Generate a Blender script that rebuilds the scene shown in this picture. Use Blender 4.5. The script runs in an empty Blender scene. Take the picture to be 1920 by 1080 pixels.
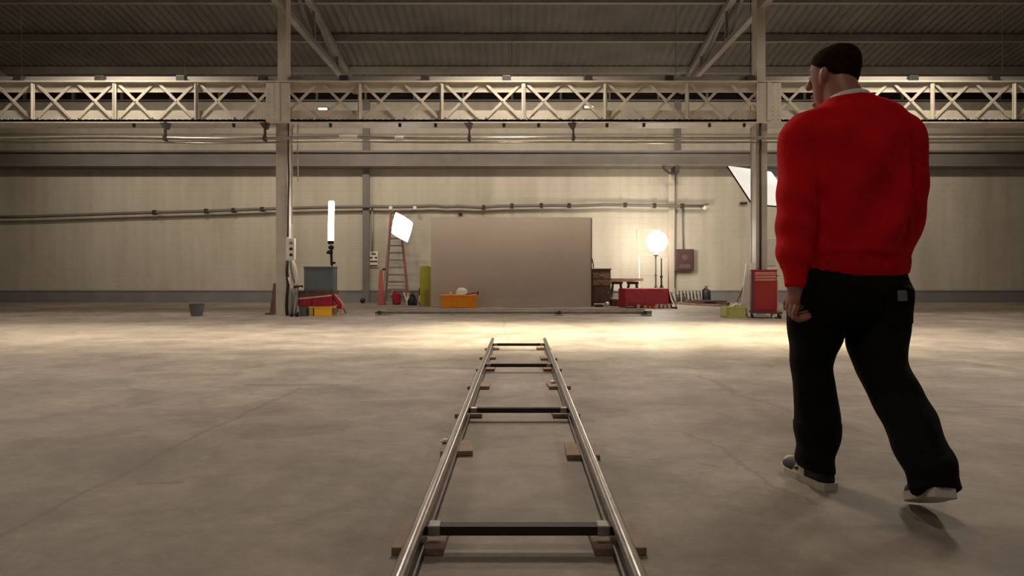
import bpy, bmesh, math, random
from mathutils import Vector, Matrix, noise
random.seed(7)
C = bpy.context.scene.collection
S = bpy.context.scene
PI = math.pi

# ------------------------------------------------------------------ camera
CAM_H, F = 0.865, 1100.0            # camera height (m), focal length in pixels of a 1920 wide frame
cam = bpy.data.cameras.new('camera')
cam.sensor_width = 36.0
cam.lens = 36.0 * F / 1920.0
cam.shift_y = -26.0 / 1920.0        # the horizon stands 26 px above the middle of the frame
cam.clip_end = 200
cam_o = bpy.data.objects.new('camera', cam)
cam_o.location = (0, 0, CAM_H)
cam_o.rotation_euler = (PI / 2, 0, 0)
C.objects.link(cam_o)
S.camera = cam_o

# ------------------------------------------------------------------ world, exposure
W = bpy.data.worlds.new('world')
W.use_nodes = True
bg = W.node_tree.nodes['Background']
bg.inputs['Color'].default_value = (1.0, 0.88, 0.74, 1)
bg.inputs['Strength'].default_value = 0.105
S.world = W
S.view_settings.view_transform = 'Standard'
S.view_settings.look = 'None'
S.view_settings.gamma = 1
S.view_settings.use_curve_mapping = False
S.view_settings.exposure = 0.0

def area_light(name, loc, rot, sx, sy, power, color, spread=180, parent=None):
    l = bpy.data.lights.new(name, 'AREA')
    l.shape = 'RECTANGLE'
    l.size, l.size_y = sx, sy
    l.energy = power
    l.color = color
    l.spread = math.radians(spread)
    o = bpy.data.objects.new(name, l)
    o.location = loc
    o.rotation_euler = rot
    C.objects.link(o)
    if parent: o.parent = parent
    return o
WARM = (1.0, 0.88, 0.72)
# the long overhead light bank that throws the bright pool on the floor, and the hall's high lamps
BANK = dict(x=1.6, y=8.55, z=6.0, sx=6.0, sy=3.2)
area_light('bank_light', (BANK['x'], BANK['y'], BANK['z'] - .02), (0, 0, 0), BANK['sx'], BANK['sy'], 240, (1.0, .90, .62), 24)
BANK2 = dict(x=-1.0, y=8.3, z=6.9, sx=15.0, sy=2.6)
area_light('bank_light', (BANK2['x'], BANK2['y'], BANK2['z'] - .02), (0, 0, 0), BANK2['sx'], BANK2['sy'], 175, (1.0, .88, .66), 24)
HALL = [(-11, 6.5), (-5.5, 6.5), (0, 6.5), (5.5, 6.5), (11, 6.5), (0, 0.5), (-8, 11.2), (0, 11.2), (8, 11.2)]  # the lone lamp near the camera is added to light the man's back
HALL_Z = 6.7
def lamp_z(y): return 5.2 if 2 < y < 9 else HALL_Z     # the middle row hangs lower
for hx, hy in HALL:
    area_light('hall_lamp_light', (hx, hy, lamp_z(hy) - .32), (0, 0, 0), .7, .7, 155 if hy > 9 else 160 if hy > 2 else 40, WARM, 170)
# added lamps, hidden behind the girder's top chord to brighten the far wall
WALL_FILL = [-12, -8, -4, 0, 4, 8, 12]
WALL_FILL_Y, WALL_FILL_Z = 14.3, 5.42
for wx in WALL_FILL:
    area_light('added_trough_light', (wx, WALL_FILL_Y + .11, WALL_FILL_Z - .04), (math.radians(52), 0, 0), 1.4, .12, (36 if abs(wx) > 7 else 52 if wx < 0 else 58), WARM, 150)

# ------------------------------------------------------------------ materials
def lin(r, g, b):
    f = lambda c: (c / 255 / 12.92) if c <= 10 else ((c / 255 + .055) / 1.055) ** 2.4
    return (f(r), f(g), f(b), 1)
_m = {}
def mat(name, col, rough=.6, metal=0., vary=.12, scale=6., bump=.0, bscale=40., spec=.4):
    if name in _m: return _m[name]
    m = bpy.data.materials.new(name); m.use_nodes = True
    nt = m.node_tree; N = nt.nodes; L = nt.links
    p = N['Principled BSDF']
    p.inputs['Roughness'].default_value = rough
    p.inputs['Metallic'].default_value = metal
    p.inputs['Specular IOR Level'].default_value = spec
    tc = N.new('ShaderNodeTexCoord')
    nz = N.new('ShaderNodeTexNoise'); nz.inputs['Scale'].default_value = scale; nz.inputs['Detail'].default_value = 6
    L.new(tc.outputs['Object'], nz.inputs['Vector'])
    rp = N.new('ShaderNodeValToRGB')
    rp.color_ramp.elements[0].position = .3; rp.color_ramp.elements[1].position = .7
    rp.color_ramp.elements[0].color = tuple(c * (1 - vary) for c in col[:3]) + (1,)
    rp.color_ramp.elements[1].color = tuple(min(1, c * (1 + vary)) for c in col[:3]) + (1,)
    L.new(nz.outputs['Fac'], rp.inputs['Fac'])
    L.new(rp.outputs['Color'], p.inputs['Base Color'])
    if bump:
        n2 = N.new('ShaderNodeTexNoise'); n2.inputs['Scale'].default_value = bscale; n2.inputs['Detail'].default_value = 8
        L.new(tc.outputs['Object'], n2.inputs['Vector'])
        b = N.new('ShaderNodeBump'); b.inputs['Strength'].default_value = bump; b.inputs['Distance'].default_value = .02
        L.new(n2.outputs['Fac'], b.inputs['Height']); L.new(b.outputs['Normal'], p.inputs['Normal'])
    _m[name] = m
    return m
def glow(name, col, strength):
    m = bpy.data.materials.new(name); m.use_nodes = True
    nt = m.node_tree; p = nt.nodes['Principled BSDF']
    p.inputs['Base Color'].default_value = (.8, .8, .8, 1)
    p.inputs['Emission Color'].default_value = col
    p.inputs['Emission Strength'].default_value = strength
    return m

# ---- concrete floor: mottled, stained, with joints, cracks and a painted shadow edge
def floor_material():
    m = bpy.data.materials.new('concrete_floor'); m.use_nodes = True
    nt = m.node_tree; N = nt.nodes; L = nt.links
    p = N['Principled BSDF']; p.inputs['Specular IOR Level'].default_value = .35
    geo = N.new('ShaderNodeNewGeometry')
    pos = geo.outputs['Position']
    def noise_(scale, detail=8, rough=.6, vec=None, dist=0):
        n = N.new('ShaderNodeTexNoise'); n.inputs['Scale'].default_value = scale
        n.inputs['Detail'].default_value = detail; n.inputs['Roughness'].default_value = rough; n.inputs['Distortion'].default_value = dist
        L.new(vec or pos, n.inputs['Vector']); return n.outputs['Fac']
    def math_(op, a, b=None, c=None):
        n = N.new('ShaderNodeMath'); n.operation = op
        for i, v in enumerate((a, b, c)):
            if v is None: continue
            if isinstance(v, (int, float)): n.inputs[i].default_value = v
            else: L.new(v, n.inputs[i])
        return n.outputs[0]
    def ramp(fac, stops):
        r = N.new('ShaderNodeValToRGB'); e = r.color_ramp.elements
        while len(e) < len(stops): e.new(.5)
        for k, (q, c) in enumerate(stops): e[k].position = q; e[k].color = c
        L.new(fac, r.inputs['Fac']); return r.outputs['Color']
    def mix(fac, a, b, mode='MIX'):
        n = N.new('ShaderNodeMix'); n.data_type = 'RGBA'; n.blend_type = mode
        if isinstance(fac, (int, float)): n.inputs[0].default_value = fac
        else: L.new(fac, n.inputs[0])
        for sck, v in ((6, a), (7, b)):
            if isinstance(v, tuple): n.inputs[sck].default_value = v
            else: L.new(v, n.inputs[sck])
        return n.outputs[2]
    st = N.new('ShaderNodeMapping'); st.inputs['Scale'].default_value = (.75, 1.0, 1.0); st.inputs['Rotation'].default_value = (0, 0, .15)
    L.new(pos, st.inputs['Vector'])
    big = noise_(.55, 6, .55, st.outputs[0])
    midn = noise_(2.2, 8, .65, st.outputs[0], .6)
    fine = noise_(9, 9, .75, st.outputs[0])
    base = ramp(big, [(.3, (.232, .192, .163, 1)), (.5, (.292, .245, .208, 1)), (.72, (.373, .32, .274, 1))])
    c = mix(.75, base, ramp(midn, [(.3, (.55, .54, .53, 1)), (.5, (.98, .98, .98, 1)), (.68, (1.35, 1.33, 1.3, 1))]), 'MULTIPLY')
    c = mix(.55, c, ramp(fine, [(.3, (.6, .6, .6, 1)), (.7, (1.25, 1.25, 1.25, 1))]), 'MULTIPLY')
    # dark scuffs
    scuff = ramp(noise_(4.2, 5, .6, st.outputs[0], 1.8), [(.62, (0, 0, 0, 1)), (.72, (1, 1, 1, 1))])
    c = mix(math_('MULTIPLY', scuff, .55), c, (.2, .165, .135, 1))
    sx = N.new('ShaderNodeSeparateXYZ'); L.new(pos, sx.inputs[0])
    X, Y = sx.outputs[0], sx.outputs[1]
    wob = math_('MULTIPLY', math_('SUBTRACT', noise_(1.1, 5), .5), .22)
    wob2 = math_('MULTIPLY', math_('SUBTRACT', noise_(1.7, 5), .5), .5)
    def line(a, b, w, wobble):
        (ax, ay), (bx, by) = a, b
        ln = math.hypot(bx - ax, by - ay); dx, dy = (bx - ax) / ln, (by - ay) / ln
        u = math_('ADD', math_('MULTIPLY', math_('SUBTRACT', X, ax), dx), math_('MULTIPLY', math_('SUBTRACT', Y, ay), dy))
        v = math_('ADD', math_('ADD', math_('MULTIPLY', math_('SUBTRACT', X, ax), -dy), math_('MULTIPLY', math_('SUBTRACT', Y, ay), dx)), wobble)
        near = math_('SMOOTH_MIN', 1.0, math_('MAXIMUM', 0.0, math_('SUBTRACT', 1.0, math_('DIVIDE', math_('ABSOLUTE', v), w))), .1)
        ins = math_('MULTIPLY', math_('GREATER_THAN', u, 0.0), math_('LESS_THAN', u, ln))
        return math_('MULTIPLY', near, ins)
    for a, b, w, wb, k in [((-1.62, 4.5), (-1.74, 1.2), .022, wob, .5), ((-2.1, 4.58), (-1.35, 4.56), .06, wob, .5),
                           ((-3.9, 6.33), (-1.7, 6.33), .05, wob, .45), ((-1.05, 5.45), (-.3, 5.35), .10, wob, .55),
                           ((1.55, 5.0), (1.85, 3.2), .05, wob2, .45), ((.95, 3.2), (1.15, 2.2), .02, wob2, .4),
                           ((-.2, 12.5), (-.05, 6.9), .03, wob, .35), ((-12, 11.05), (12, 11.05), .03, wob, .3), ((-1.55, 2.43), (-1.37, 2.46), .02, wob, .6),  # the full-width line paints the shadow edge beyond the light pool
                           ((1.9, 3.85), (3.6, 3.85), .03, wob, .4)]:
        c = mix(math_('MULTIPLY', line(a, b, w, wb), k), c, (.13, .105, .085, 1))
    L.new(c, p.inputs['Base Color'])
    L.new(math_('ADD', .5, math_('MULTIPLY', midn, .25)), p.inputs['Roughness'])
    b = N.new('ShaderNodeBump'); b.inputs['Strength'].default_value = .25; b.inputs['Distance'].default_value = .01
    L.new(math_('ADD', fine, midn), b.inputs['Height']); L.new(b.outputs['Normal'], p.inputs['Normal'])
    return m

def wall_material(name, c0, c1, c2, mortar=.5):
    m = bpy.data.materials.new(name); m.use_nodes = True
    nt = m.node_tree; N = nt.nodes; L = nt.links
    p = N['Principled BSDF']; p.inputs['Roughness'].default_value = .8
    tc = N.new('ShaderNodeTexCoord')
    sp = N.new('ShaderNodeSeparateXYZ'); cb = N.new('ShaderNodeCombineXYZ')
    L.new(tc.outputs['Object'], sp.inputs[0])
    ad = N.new('ShaderNodeMath'); ad.operation = 'ADD'; L.new(sp.outputs[0], ad.inputs[0]); L.new(sp.outputs[1], ad.inputs[1])
    L.new(ad.outputs[0], cb.inputs[0]); L.new(sp.outputs[2], cb.inputs[1])
    br = N.new('ShaderNodeTexBrick')
    br.inputs['Scale'].default_value = 1; br.inputs['Brick Width'].default_value = .44; br.inputs['Row Height'].default_value = .2
    br.inputs['Mortar Size'].default_value = .012; br.inputs['Mortar Smooth'].default_value = .6
    L.new(cb.outputs[0], br.inputs['Vector'])
    nz = N.new('ShaderNodeTexNoise'); nz.inputs['Scale'].default_value = .5; nz.inputs['Detail'].default_value = 8; nz.inputs['Roughness'].default_value = .6
    mp = N.new('ShaderNodeMapping'); mp.inputs['Scale'].default_value = (1, 1, .5)
    L.new(tc.outputs['Object'], mp.inputs[0]); L.new(mp.outputs[0], nz.inputs['Vector'])
    rp = N.new('ShaderNodeValToRGB'); e = rp.color_ramp.elements
    e[0].position = .32; e[0].color = c0; e[1].position = .68; e[1].color = c2
    k = e.new(.5); k.color = c1
    L.new(nz.outputs['Fac'], rp.inputs['Fac'])
    # soft vertical water streaks below the beam
    ms = N.new('ShaderNodeMapping'); ms.inputs['Scale'].default_value = (2.2, 1, .12); L.new(tc.outputs['Object'], ms.inputs[0])
    ns = N.new('ShaderNodeTexNoise'); ns.inputs['Scale'].default_value = 1.6; ns.inputs['Detail'].default_value = 6; L.new(ms.outputs[0], ns.inputs['Vector'])
    rs = N.new('ShaderNodeValToRGB'); rs.color_ramp.elements[0].position = .35; rs.color_ramp.elements[0].color = (.86, .84, .8, 1); rs.color_ramp.elements[1].position = .6; rs.color_ramp.elements[1].color = (1, 1, 1, 1)
    L.new(ns.outputs['Fac'], rs.inputs['Fac'])
    mx = N.new('ShaderNodeMix'); mx.data_type = 'RGBA'; mx.blend_type = 'MULTIPLY'; mx.inputs[0].default_value = .7
    L.new(rp.outputs['Color'], mx.inputs[6]); L.new(rs.outputs['Color'], mx.inputs[7])
    m2 = N.new('ShaderNodeMix'); m2.data_type = 'RGBA'; m2.blend_type = 'MULTIPLY'; m2.inputs[7].default_value = (.8, .78, .76, 1)
    ml = N.new('ShaderNodeMath'); ml.operation = 'MULTIPLY'; ml.inputs[1].default_value = mortar * .35; L.new(br.outputs['Fac'], ml.inputs[0])
    L.new(ml.outputs[0], m2.inputs[0]); L.new(mx.outputs[2], m2.inputs[6])
    L.new(m2.outputs[2], p.inputs['Base Color'])
    b = N.new('ShaderNodeBump'); b.inputs['Strength'].default_value = .3; b.inputs['Distance'].default_value = .01; b.invert = True
    L.new(br.outputs['Fac'], b.inputs['Height']); L.new(b.outputs['Normal'], p.inputs['Normal'])
    return m

M = {
    'cream_steel': mat('cream_steel', (.56, .51, .43, 1), .55, 0, .12, 3, .1, 30),
    'grey_steel': mat('grey_steel', (.30, .27, .235, 1), .55, 0, .12, 2, .1, 30),
    'post_steel': mat('post_steel', (.165, .145, .13, 1), .6, 0, .12, 2, .1, 30),
    'column_paint': mat('column_paint', (.50, .46, .40, 1), .5, 0, .12, 3, .1, 30),
    'dark_steel': mat('dark_steel', (.05, .042, .036, 1), .5, .2, .2),
    'black': mat('black_plastic', (.012, .011, .011, 1), .5),
    'cable': mat('dark_cable', (.03, .024, .02, 1), .6),
    'pipe': mat('galvanised_pipe', (.45, .41, .35, 1), .22, .6, .1),
    'track': mat('track_steel', (.36, .33, .31, 1), .3, .85, .15, 12),
    'dull_track': mat('dull_track_paint', (.27, .235, .205, 1), .5, .1, .15),
    'track_bar': mat('track_bar', (.035, .025, .022, 1), .6, .2),
    'ply': mat('plywood', (.33, .225, .16, 1), .7, 0, .2, 20, .2, 60),
    'white': mat('white_paint', (.75, .72, .66, 1), .5, 0, .05),
    'offwhite': mat('offwhite_board', (.72, .64, .52, 1), .6, 0, .08),
    'grey_flat': mat('flat_paint', (.46, .385, .325, 1), .85, 0, .04, 1.2),
    'wood_dark': mat('dark_wood', (.10, .055, .04, 1), .6, 0, .3, 5, .1),
    'wood_mid': mat('brown_wood', (.22, .13, .09, 1), .6, 0, .25, 8, .1),
    'orange': mat('orange_plastic', (.95, .30, .012, 1), .5, 0, .08),
    'red': mat('red_enamel', (.25, .012, .014, 1), .38, 0, .1),
    'red_trim': mat('pale_red_trim', (.55, .14, .12, 1), .35, .1, .1),
    'pinkred': mat('pink_red_cloth', (.50, .065, .085, 1), .85, 0, .12, 4, .2, 20),
    'crimson': mat('crimson_cloth', (.31, .012, .028, 1), .8, 0, .25, 8, .3, 20),
    'pink': mat('pink_trim', (.7, .3, .28, 1), .7),
    'yellow': mat('yellow_plastic', (.85, .47, .03, 1), .5, 0, .1),
    'olive': mat('yellow_green_foam', (.40, .37, .035, 1), .8, 0, .1, 4),
    'green': mat('pale_green_plastic', (.42, .45, .16, 1), .5, 0, .1),
    'blue': mat('blue_grey_paint', (.095, .115, .125, 1), .6, 0, .08),
    'bucket': mat('grey_bucket', (.13, .125, .125, 1), .5, 0, .15),
    'cone': mat('maroon_rubber', (.14, .065, .055, 1), .7, 0, .15),
    'maroon': mat('maroon_box', (.075, .035, .033, 1), .45, 0, .15),
    'maroon_pale': mat('faded_maroon', (.12, .07, .07, 1), .5),
    'ladder_red': mat('ladder_red', (.22, .07, .05, 1), .5, .1),
    'alu': mat('aluminium', (.45, .43, .40, 1), .4, .7),
    'orange_red': mat('orange_red_paint', (.34, .065, .045, 1), .5),
    'baseboard': mat('dado_paint', (.20, .185, .18, 1), .6, 0, .1, 2),
    'skin': mat('skin', (.36, .155, .108, 1), .5, 0, .08, 10),
    'hair': mat('dark_hair', (.020, .011, .008, 1), .95, 0, .5, 60, .6, 180, .08),
    'sweater': mat('red_knit', (.74, .006, .012, 1), .9, 0, .12, 9, .35, 260, .15),
    'shirt': mat('white_shirt', (.75, .72, .68, 1), .8, 0, .04),
    'trousers': mat('black_denim', (.0065, .0055, .006, 1), .85, 0, .25, 12, .3, 220, .15),
    'shoe': mat('dark_shoe', (.02, .017, .016, 1), .6),
    'sole': mat('pale_sole', (.62, .56, .48, 1), .6),
    'tag': mat('grey_tag', (.22, .20, .195, 1), .6),
    'roof': mat('roof_sheet', (.17, .15, .13, 1), .7, 0, .2, 1.0),
    'nightglass': mat('night_glass', (.010, .008, .008, 1), .25, 0, .2),
}
M['floor'] = floor_material()
M['wall'] = wall_material('painted_block_wall', (.42, .375, .305, 1), (.50, .45, .37, 1), (.57, .515, .43, 1))
M['tube_glow'] = glow('tube_glow', (1, .93, .80, 1), 26)
M['soft_glow'] = glow('softbox_glow', (1, .95, .88, 1), 16)
M['globe_glow'] = glow('globe_glow', (1, .93, .78, 1), 55)
M['reflected_glow'] = glow('reflected_light_glow', (1, .93, .82, 1), .8)  # glow in place of reflected light, for the white reflector and the glints
M['lamp_glow'] = glow('high_lamp_glow', (1, .85, .6, 1), 6)

# ------------------------------------------------------------------ helpers
def tag(o, label=None, cat=None, group=None, kind=None):
    if label: o['label'] = label
    if cat: o['category'] = cat
    if group: o['group'] = group
    if kind: o['kind'] = kind
    return o
def thing(name, label, cat, loc=(0, 0, 0), rz=0, group=None, kind=None):
    o = bpy.data.objects.new(name, None); C.objects.link(o)
    o.empty_display_size = .1
    o.location = loc; o.rotation_euler = (0, 0, rz)
    return tag(o, label, cat, group, kind)
def at(px, py, Y):
    """point of the place seen at a photograph pixel at distance Y"""
    return Vector(((px - 960) * Y / F, Y, CAM_H + (514 - py) * Y / F))
def atx(px, Y): return (px - 960) * Y / F
def atz(py, Y): return CAM_H + (514 - py) * Y / F

class MB:
    def __init__(s): s.bm = bmesh.new()
    def box(s, x0, x1, y0, y1, z0, z1, bev=0.0):
        return s.obox(((x0 + x1) / 2, (y0 + y1) / 2, (z0 + z1) / 2), (abs(x1 - x0), abs(y1 - y0), abs(z1 - z0)), Matrix.Identity(3), bev)
    def obox(s, c, size, R=None, bev=0.0):
        R = R or Matrix.Identity(3)
        mtx = Matrix.Translation(Vector(c)) @ R.to_4x4() @ Matrix.Diagonal((size[0], size[1], size[2], 1))
        r = bmesh.ops.create_cube(s.bm, size=1, matrix=mtx)
        if bev:
            es = {e for v in r['verts'] for e in v.link_edges}
            bmesh.ops.bevel(s.bm, geom=list(es), offset=min(bev, min(size) * .45), segments=2, affect='EDGES', profile=.5)
        return s
    def bar(s, a, b, w, d, up=(0, 0, 1), bev=0.0):
        """a straight bar of section w (across) x d (along up) from a to b"""
        a, b = Vector(a), Vector(b); t = (b - a); ln = t.length; t.normalize()
        up = Vector(up)
        sd = t.cross(up)
        if sd.length < 1e-4: sd = t.cross(Vector((1, 0, 0)))
        sd.normalize(); u = sd.cross(t)
        R = Matrix((sd, t, u)).transposed()
        return s.obox((a + b) / 2, (w, ln, d), R, bev)
    def cyl(s, a, b, r0, r1=None, n=16):
        a, b = Vector(a), Vector(b); t = b - a; ln = t.length
        q = t.to_track_quat('Z', 'Y').to_matrix().to_4x4()
        bmesh.ops.create_cone(s.bm, cap_ends=True, segments=n, radius1=r0, radius2=r0 if r1 is None else r1, depth=ln,
                              matrix=Matrix.Translation((a + b) / 2) @ q)
        return s
    def ball(s, c, r, sc=(1, 1, 1), u=16, v=10, R=None):
        mtx = Matrix.Translation(Vector(c)) @ (R.to_4x4() if R else Matrix.Identity(4)) @ Matrix.Diagonal((sc[0], sc[1], sc[2], 1))
        bmesh.ops.create_uvsphere(s.bm, u_segments=u, v_segments=v, radius=r, matrix=mtx)
        return s
    def tube(s, pts, r, n=8):
        pts = [Vector(p) for p in pts]
        rings = []
        for i, p in enumerate(pts):
            t = (pts[min(i + 1, len(pts) - 1)] - pts[max(i - 1, 0)])
            if t.length < 1e-6: t = Vector((0, 0, 1))
            t.normalize()
            ref = Vector((0, 0, 1)) if abs(t.z) < .9 else Vector((0, 1, 0))
            u = t.cross(ref).normalized(); v = t.cross(u)
            rr = r[i] if isinstance(r, (list, tuple)) else r
            rings.append([s.bm.verts.new(p + (u * math.cos(2 * PI * k / n) + v * math.sin(2 * PI * k / n)) * rr) for k in range(n)])
        for a, b in zip(rings, rings[1:]):
            for k in range(n): s.bm.faces.new((a[k], a[(k + 1) % n], b[(k + 1) % n], b[k]))
        s.bm.faces.new(rings[0]); s.bm.faces.new(rings[-1])
        return s
    def lathe(s, prof, c=(0, 0, 0), n=24, closed=True):
        c = Vector(c); rings = []
        for r, z in prof:
            rings.append([s.bm.verts.new(c + Vector((r * math.cos(2 * PI * k / n), r * math.sin(2 * PI * k / n), z))) for k in range(n)])
        for a, b in zip(rings, rings[1:]):
            for k in range(n): s.bm.faces.new((a[k], a[(k + 1) % n], b[(k + 1) % n], b[k]))
        if closed:
            s.bm.faces.new(rings[0]); s.bm.faces.new(rings[-1])
        return s
    def loft(s, rings, n=24, sub=4, cap=True):
        """rings: (x,y,z,rx,ry) ellipses strung along a path, smoothed"""
        P = [Vector(r[:5] if False else r[:3]) for r in rings]; Rr = [(r[3], r[4]) for r in rings]
        def cr(a, b, c, d, t): return .5 * ((2 * b) + (-a + c) * t + (2 * a - 5 * b + 4 * c - d) * t * t + (-a + 3 * b - 3 * c + d) * t ** 3)
        pts, rad = [], []
        for i in range(len(P) - 1):
            i0, i3 = max(i - 1, 0), min(i + 2, len(P) - 1)
            for k in range(sub):
                t = k / sub
                pts.append(cr(P[i0], P[i], P[i + 1], P[i3], t))
                rad.append(tuple(max(.002, cr(Rr[i0][j], Rr[i][j], Rr[i + 1][j], Rr[i3][j], t)) for j in (0, 1)))
        pts.append(P[-1]); rad.append(Rr[-1])
        rs = []
        for i, p in enumerate(pts):
            t = (pts[min(i + 1, len(pts) - 1)] - pts[max(i - 1, 0)]).normalized()
            u = Vector((1, 0, 0)); u = u - t * u.dot(t)
            if u.length < .2: u = Vector((0, 1, 0)) - t * t.y
            u.normalize(); v = t.cross(u).normalized()
            rs.append([s.bm.verts.new(p + u * (math.cos(2 * PI * k / n) * rad[i][0]) + v * (math.sin(2 * PI * k / n) * rad[i][1])) for k in range(n)])
        for a, b in zip(rs, rs[1:]):
            for k in range(n): s.bm.faces.new((a[k], a[(k + 1) % n], b[(k + 1) % n], b[k]))
        if cap: s.bm.faces.new(rs[0]); s.bm.faces.new(rs[-1])
        return s
    def prism(s, poly, axis, d0, d1):
        """poly of 2D points extruded along axis ('x','y','z') from d0 to d1"""
        def mk(p, d): return {'y': (p[0], d, p[1]), 'x': (d, p[0], p[1]), 'z': (p[0], p[1], d)}[axis]
        a = [s.bm.verts.new(mk(p, d0)) for p in poly]; b = [s.bm.verts.new(mk(p, d1)) for p in poly]
        s.bm.faces.new(a); s.bm.faces.new(b)
        for k in range(len(poly)): s.bm.faces.new((a[k], a[(k + 1) % len(poly)], b[(k + 1) % len(poly)], b[k]))
        return s
    def slab(s, quad, th):
        """a four-cornered sheet of thickness th"""
        q = [Vector(p) for p in quad]; n = (q[1] - q[0]).cross(q[3] - q[0]).normalized() * th
        a = [s.bm.verts.new(p) for p in q]; b = [s.bm.verts.new(p + n) for p in q]
        s.bm.faces.new(a); s.bm.faces.new(b)
        for k in range(4): s.bm.faces.new((a[k], a[(k + 1) % 4], b[(k + 1) % 4], b[k]))
        return s
    def build(s, name, m, parent=None, smooth=False, local=None):
        bmesh.ops.recalc_face_normals(s.bm, faces=s.bm.faces)
        me = bpy.data.meshes.new(name)
        if parent is not None and local is not True:
            # geometry was given in place: bring it into the parent's frame
            inv = Matrix.Identity(4); p = parent
            mt = Matrix.Identity(4)
            while p is not None:
                mt = (Matrix.Translation(p.location) @ p.rotation_euler.to_matrix().to_4x4()) @ mt; p = p.parent
            bmesh.ops.transform(s.bm, matrix=mt.inverted(), verts=s.bm.verts)
        s.bm.to_mesh(me); s.bm.free()
        me.materials.append(m)
        if smooth:
            for f in me.polygons: f.use_smooth = True
            if smooth == 'auto':
                try: me.set_sharp_from_angle(angle=math.radians(40))
                except Exception: pass
        o = bpy.data.objects.new(name, me); C.objects.link(o)
        if parent is not None: o.parent = parent
        return o
def struct(name, mb, m, label, cat, **k):
    return tag(mb.build(name, m, None, **k), label, cat, None, 'structure')
def copy_tree(o, parent=None):
    c = o.copy(); C.objects.link(c)
    if parent is not None: c.parent = parent
    for ch in list(o.children): copy_tree(ch, c)
    return c

# ================================================================== THE HALL
YW = 18.0      # inner face of the far wall
YG = 12.2      # front face of the columns and the lattice girder
XL, XR, YB = -22.0, 22.0, -9.0
struct('floor', MB().box(XL, XR, YB, YW + .4, -.2, 0), M['floor'], 'mottled beige concrete floor with cracks and a pool of light', 'floor')
ZT = atz(190, YW)    # top of the painted wall
struct('wall_back', MB().box(XL, XR, YW, YW + .3, 0, ZT), M['wall'], 'long painted block wall at the far side of the hall', 'wall')
struct('wall_left', MB().box(XL - .3, XL, YB, YW + .3, 0, 9), M['wall'], 'side wall at the left end of the hall', 'wall')
struct('wall_right', MB().box(XR, XR + .3, YB, YW + .3, 0, 9), M['wall'], 'side wall at the right end of the hall', 'wall')
bb = MB().box(XL, XR, YW - .06, YW, 0, atz(545, YW))
bb.box(XL, XR, YW - .075, YW, atz(546.5, YW), atz(544, YW))
struct('baseboard_back', bb, M['baseboard'], 'grey painted band along the foot of the far wall', 'baseboard')
# night-dark window strip over the wall
zr = ZT + .62
wn = thing('window_1', 'dark strip of windows above the far wall', 'window', (0, YW, ZT), 0, None, 'structure')
MB().box(XL, XR, YW + .1, YW + .14, ZT, zr).build('pane', M['nightglass'], wn)
fr = MB().box(XL, XR, YW, YW + .2, ZT - .02, ZT + .06)
fr.box(XL, XR, YW, YW + .2, zr - .06, zr)
for k in range(-14, 15): fr.box(k * 1.5 - .03, k * 1.5 + .03, YW + .02, YW + .16, ZT, zr)
fr.build('window_frame', M['post_steel'], wn)
# roof: corrugated sheet sloping up towards the camera
slope = .20
ridge_y = 4.5
def roof_z(y): return zr + slope * (YW - y) if y >= ridge_y else zr + slope * (YW - ridge_y) - slope * (ridge_y - y)
rb = MB(); nx = 400; bmv = []
for yy in (YW + .4, ridge_y, YB):
    row = []
    for i in range(nx + 1):
        x = XL + (XR - XL) * i / nx
        row.append(rb.bm.verts.new((x, yy, roof_z(yy) + (.035 if i % 2 else 0))))
    bmv.append(row)
for a, b in zip(bmv, bmv[1:]):
    for i in range(nx): rb.bm.faces.new((a[i], a[i + 1], b[i + 1], b[i]))
roof = struct('ceiling', rb, M['roof'], 'corrugated metal roof sheet on purlins over the hall', 'ceiling')
for k in range(9):
    y = 17.2 - k * 1.55
    MB().box(XL, XR, y - .05, y + .05, roof_z(y) - .2, roof_z(y) - .01).build('purlin', M['grey_steel'], roof)
# roof trusses over the columns
def roof_truss(x):
    t = thing('roof_truss', None, None, (x, YG, 0), 0, None, 'structure')
    tc = MB(); tc.bar((x, YW, roof_z(YW) - .27), (x, ridge_y, roof_z(ridge_y) - .27), .16, .14); tc.bar((x, ridge_y, roof_z(ridge_y) - .27), (x, YB, roof_z(YB) - .27), .16, .14)
    tc.build('rafter', M['grey_steel'], t)
    zb = roof_z(YW) - .35
    MB().bar((x, YW, zb), (x, YB, zb), .14, .12).build('tie_beam', M['grey_steel'], t)
    web = MB(); ys = [YW - 1.9 * k for k in range(1, 13)]
    for i, y in enumerate(ys):
        if roof_z(y) - .3 - zb < .25: continue
        web.bar((x, y, zb), (x, y, roof_z(y) - .27), .07, .07, (1, 0, 0))
        if i + 1 < len(ys): web.bar((x, y, zb), (x, ys[i + 1], roof_z(ys[i + 1]) - .27), .06, .06, (1, 0, 0))
    web.build('web_bars', M['grey_steel'], t)
    return t
BAY = 917 * YG / F
X1, X2 = atx(528, YG), atx(1428, YG)
for x, lb in ((X1 - BAY, 'roof truss out over the left end of the girder'), (X1, 'roof truss rising over the column with the white socket box'), (X2, 'roof truss rising over the column behind the red tool chest'), (X2 + BAY, 'roof truss hidden over the man at the right end of the girder')):
    tag(roof_truss(x), lb, 'roof truss')

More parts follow.
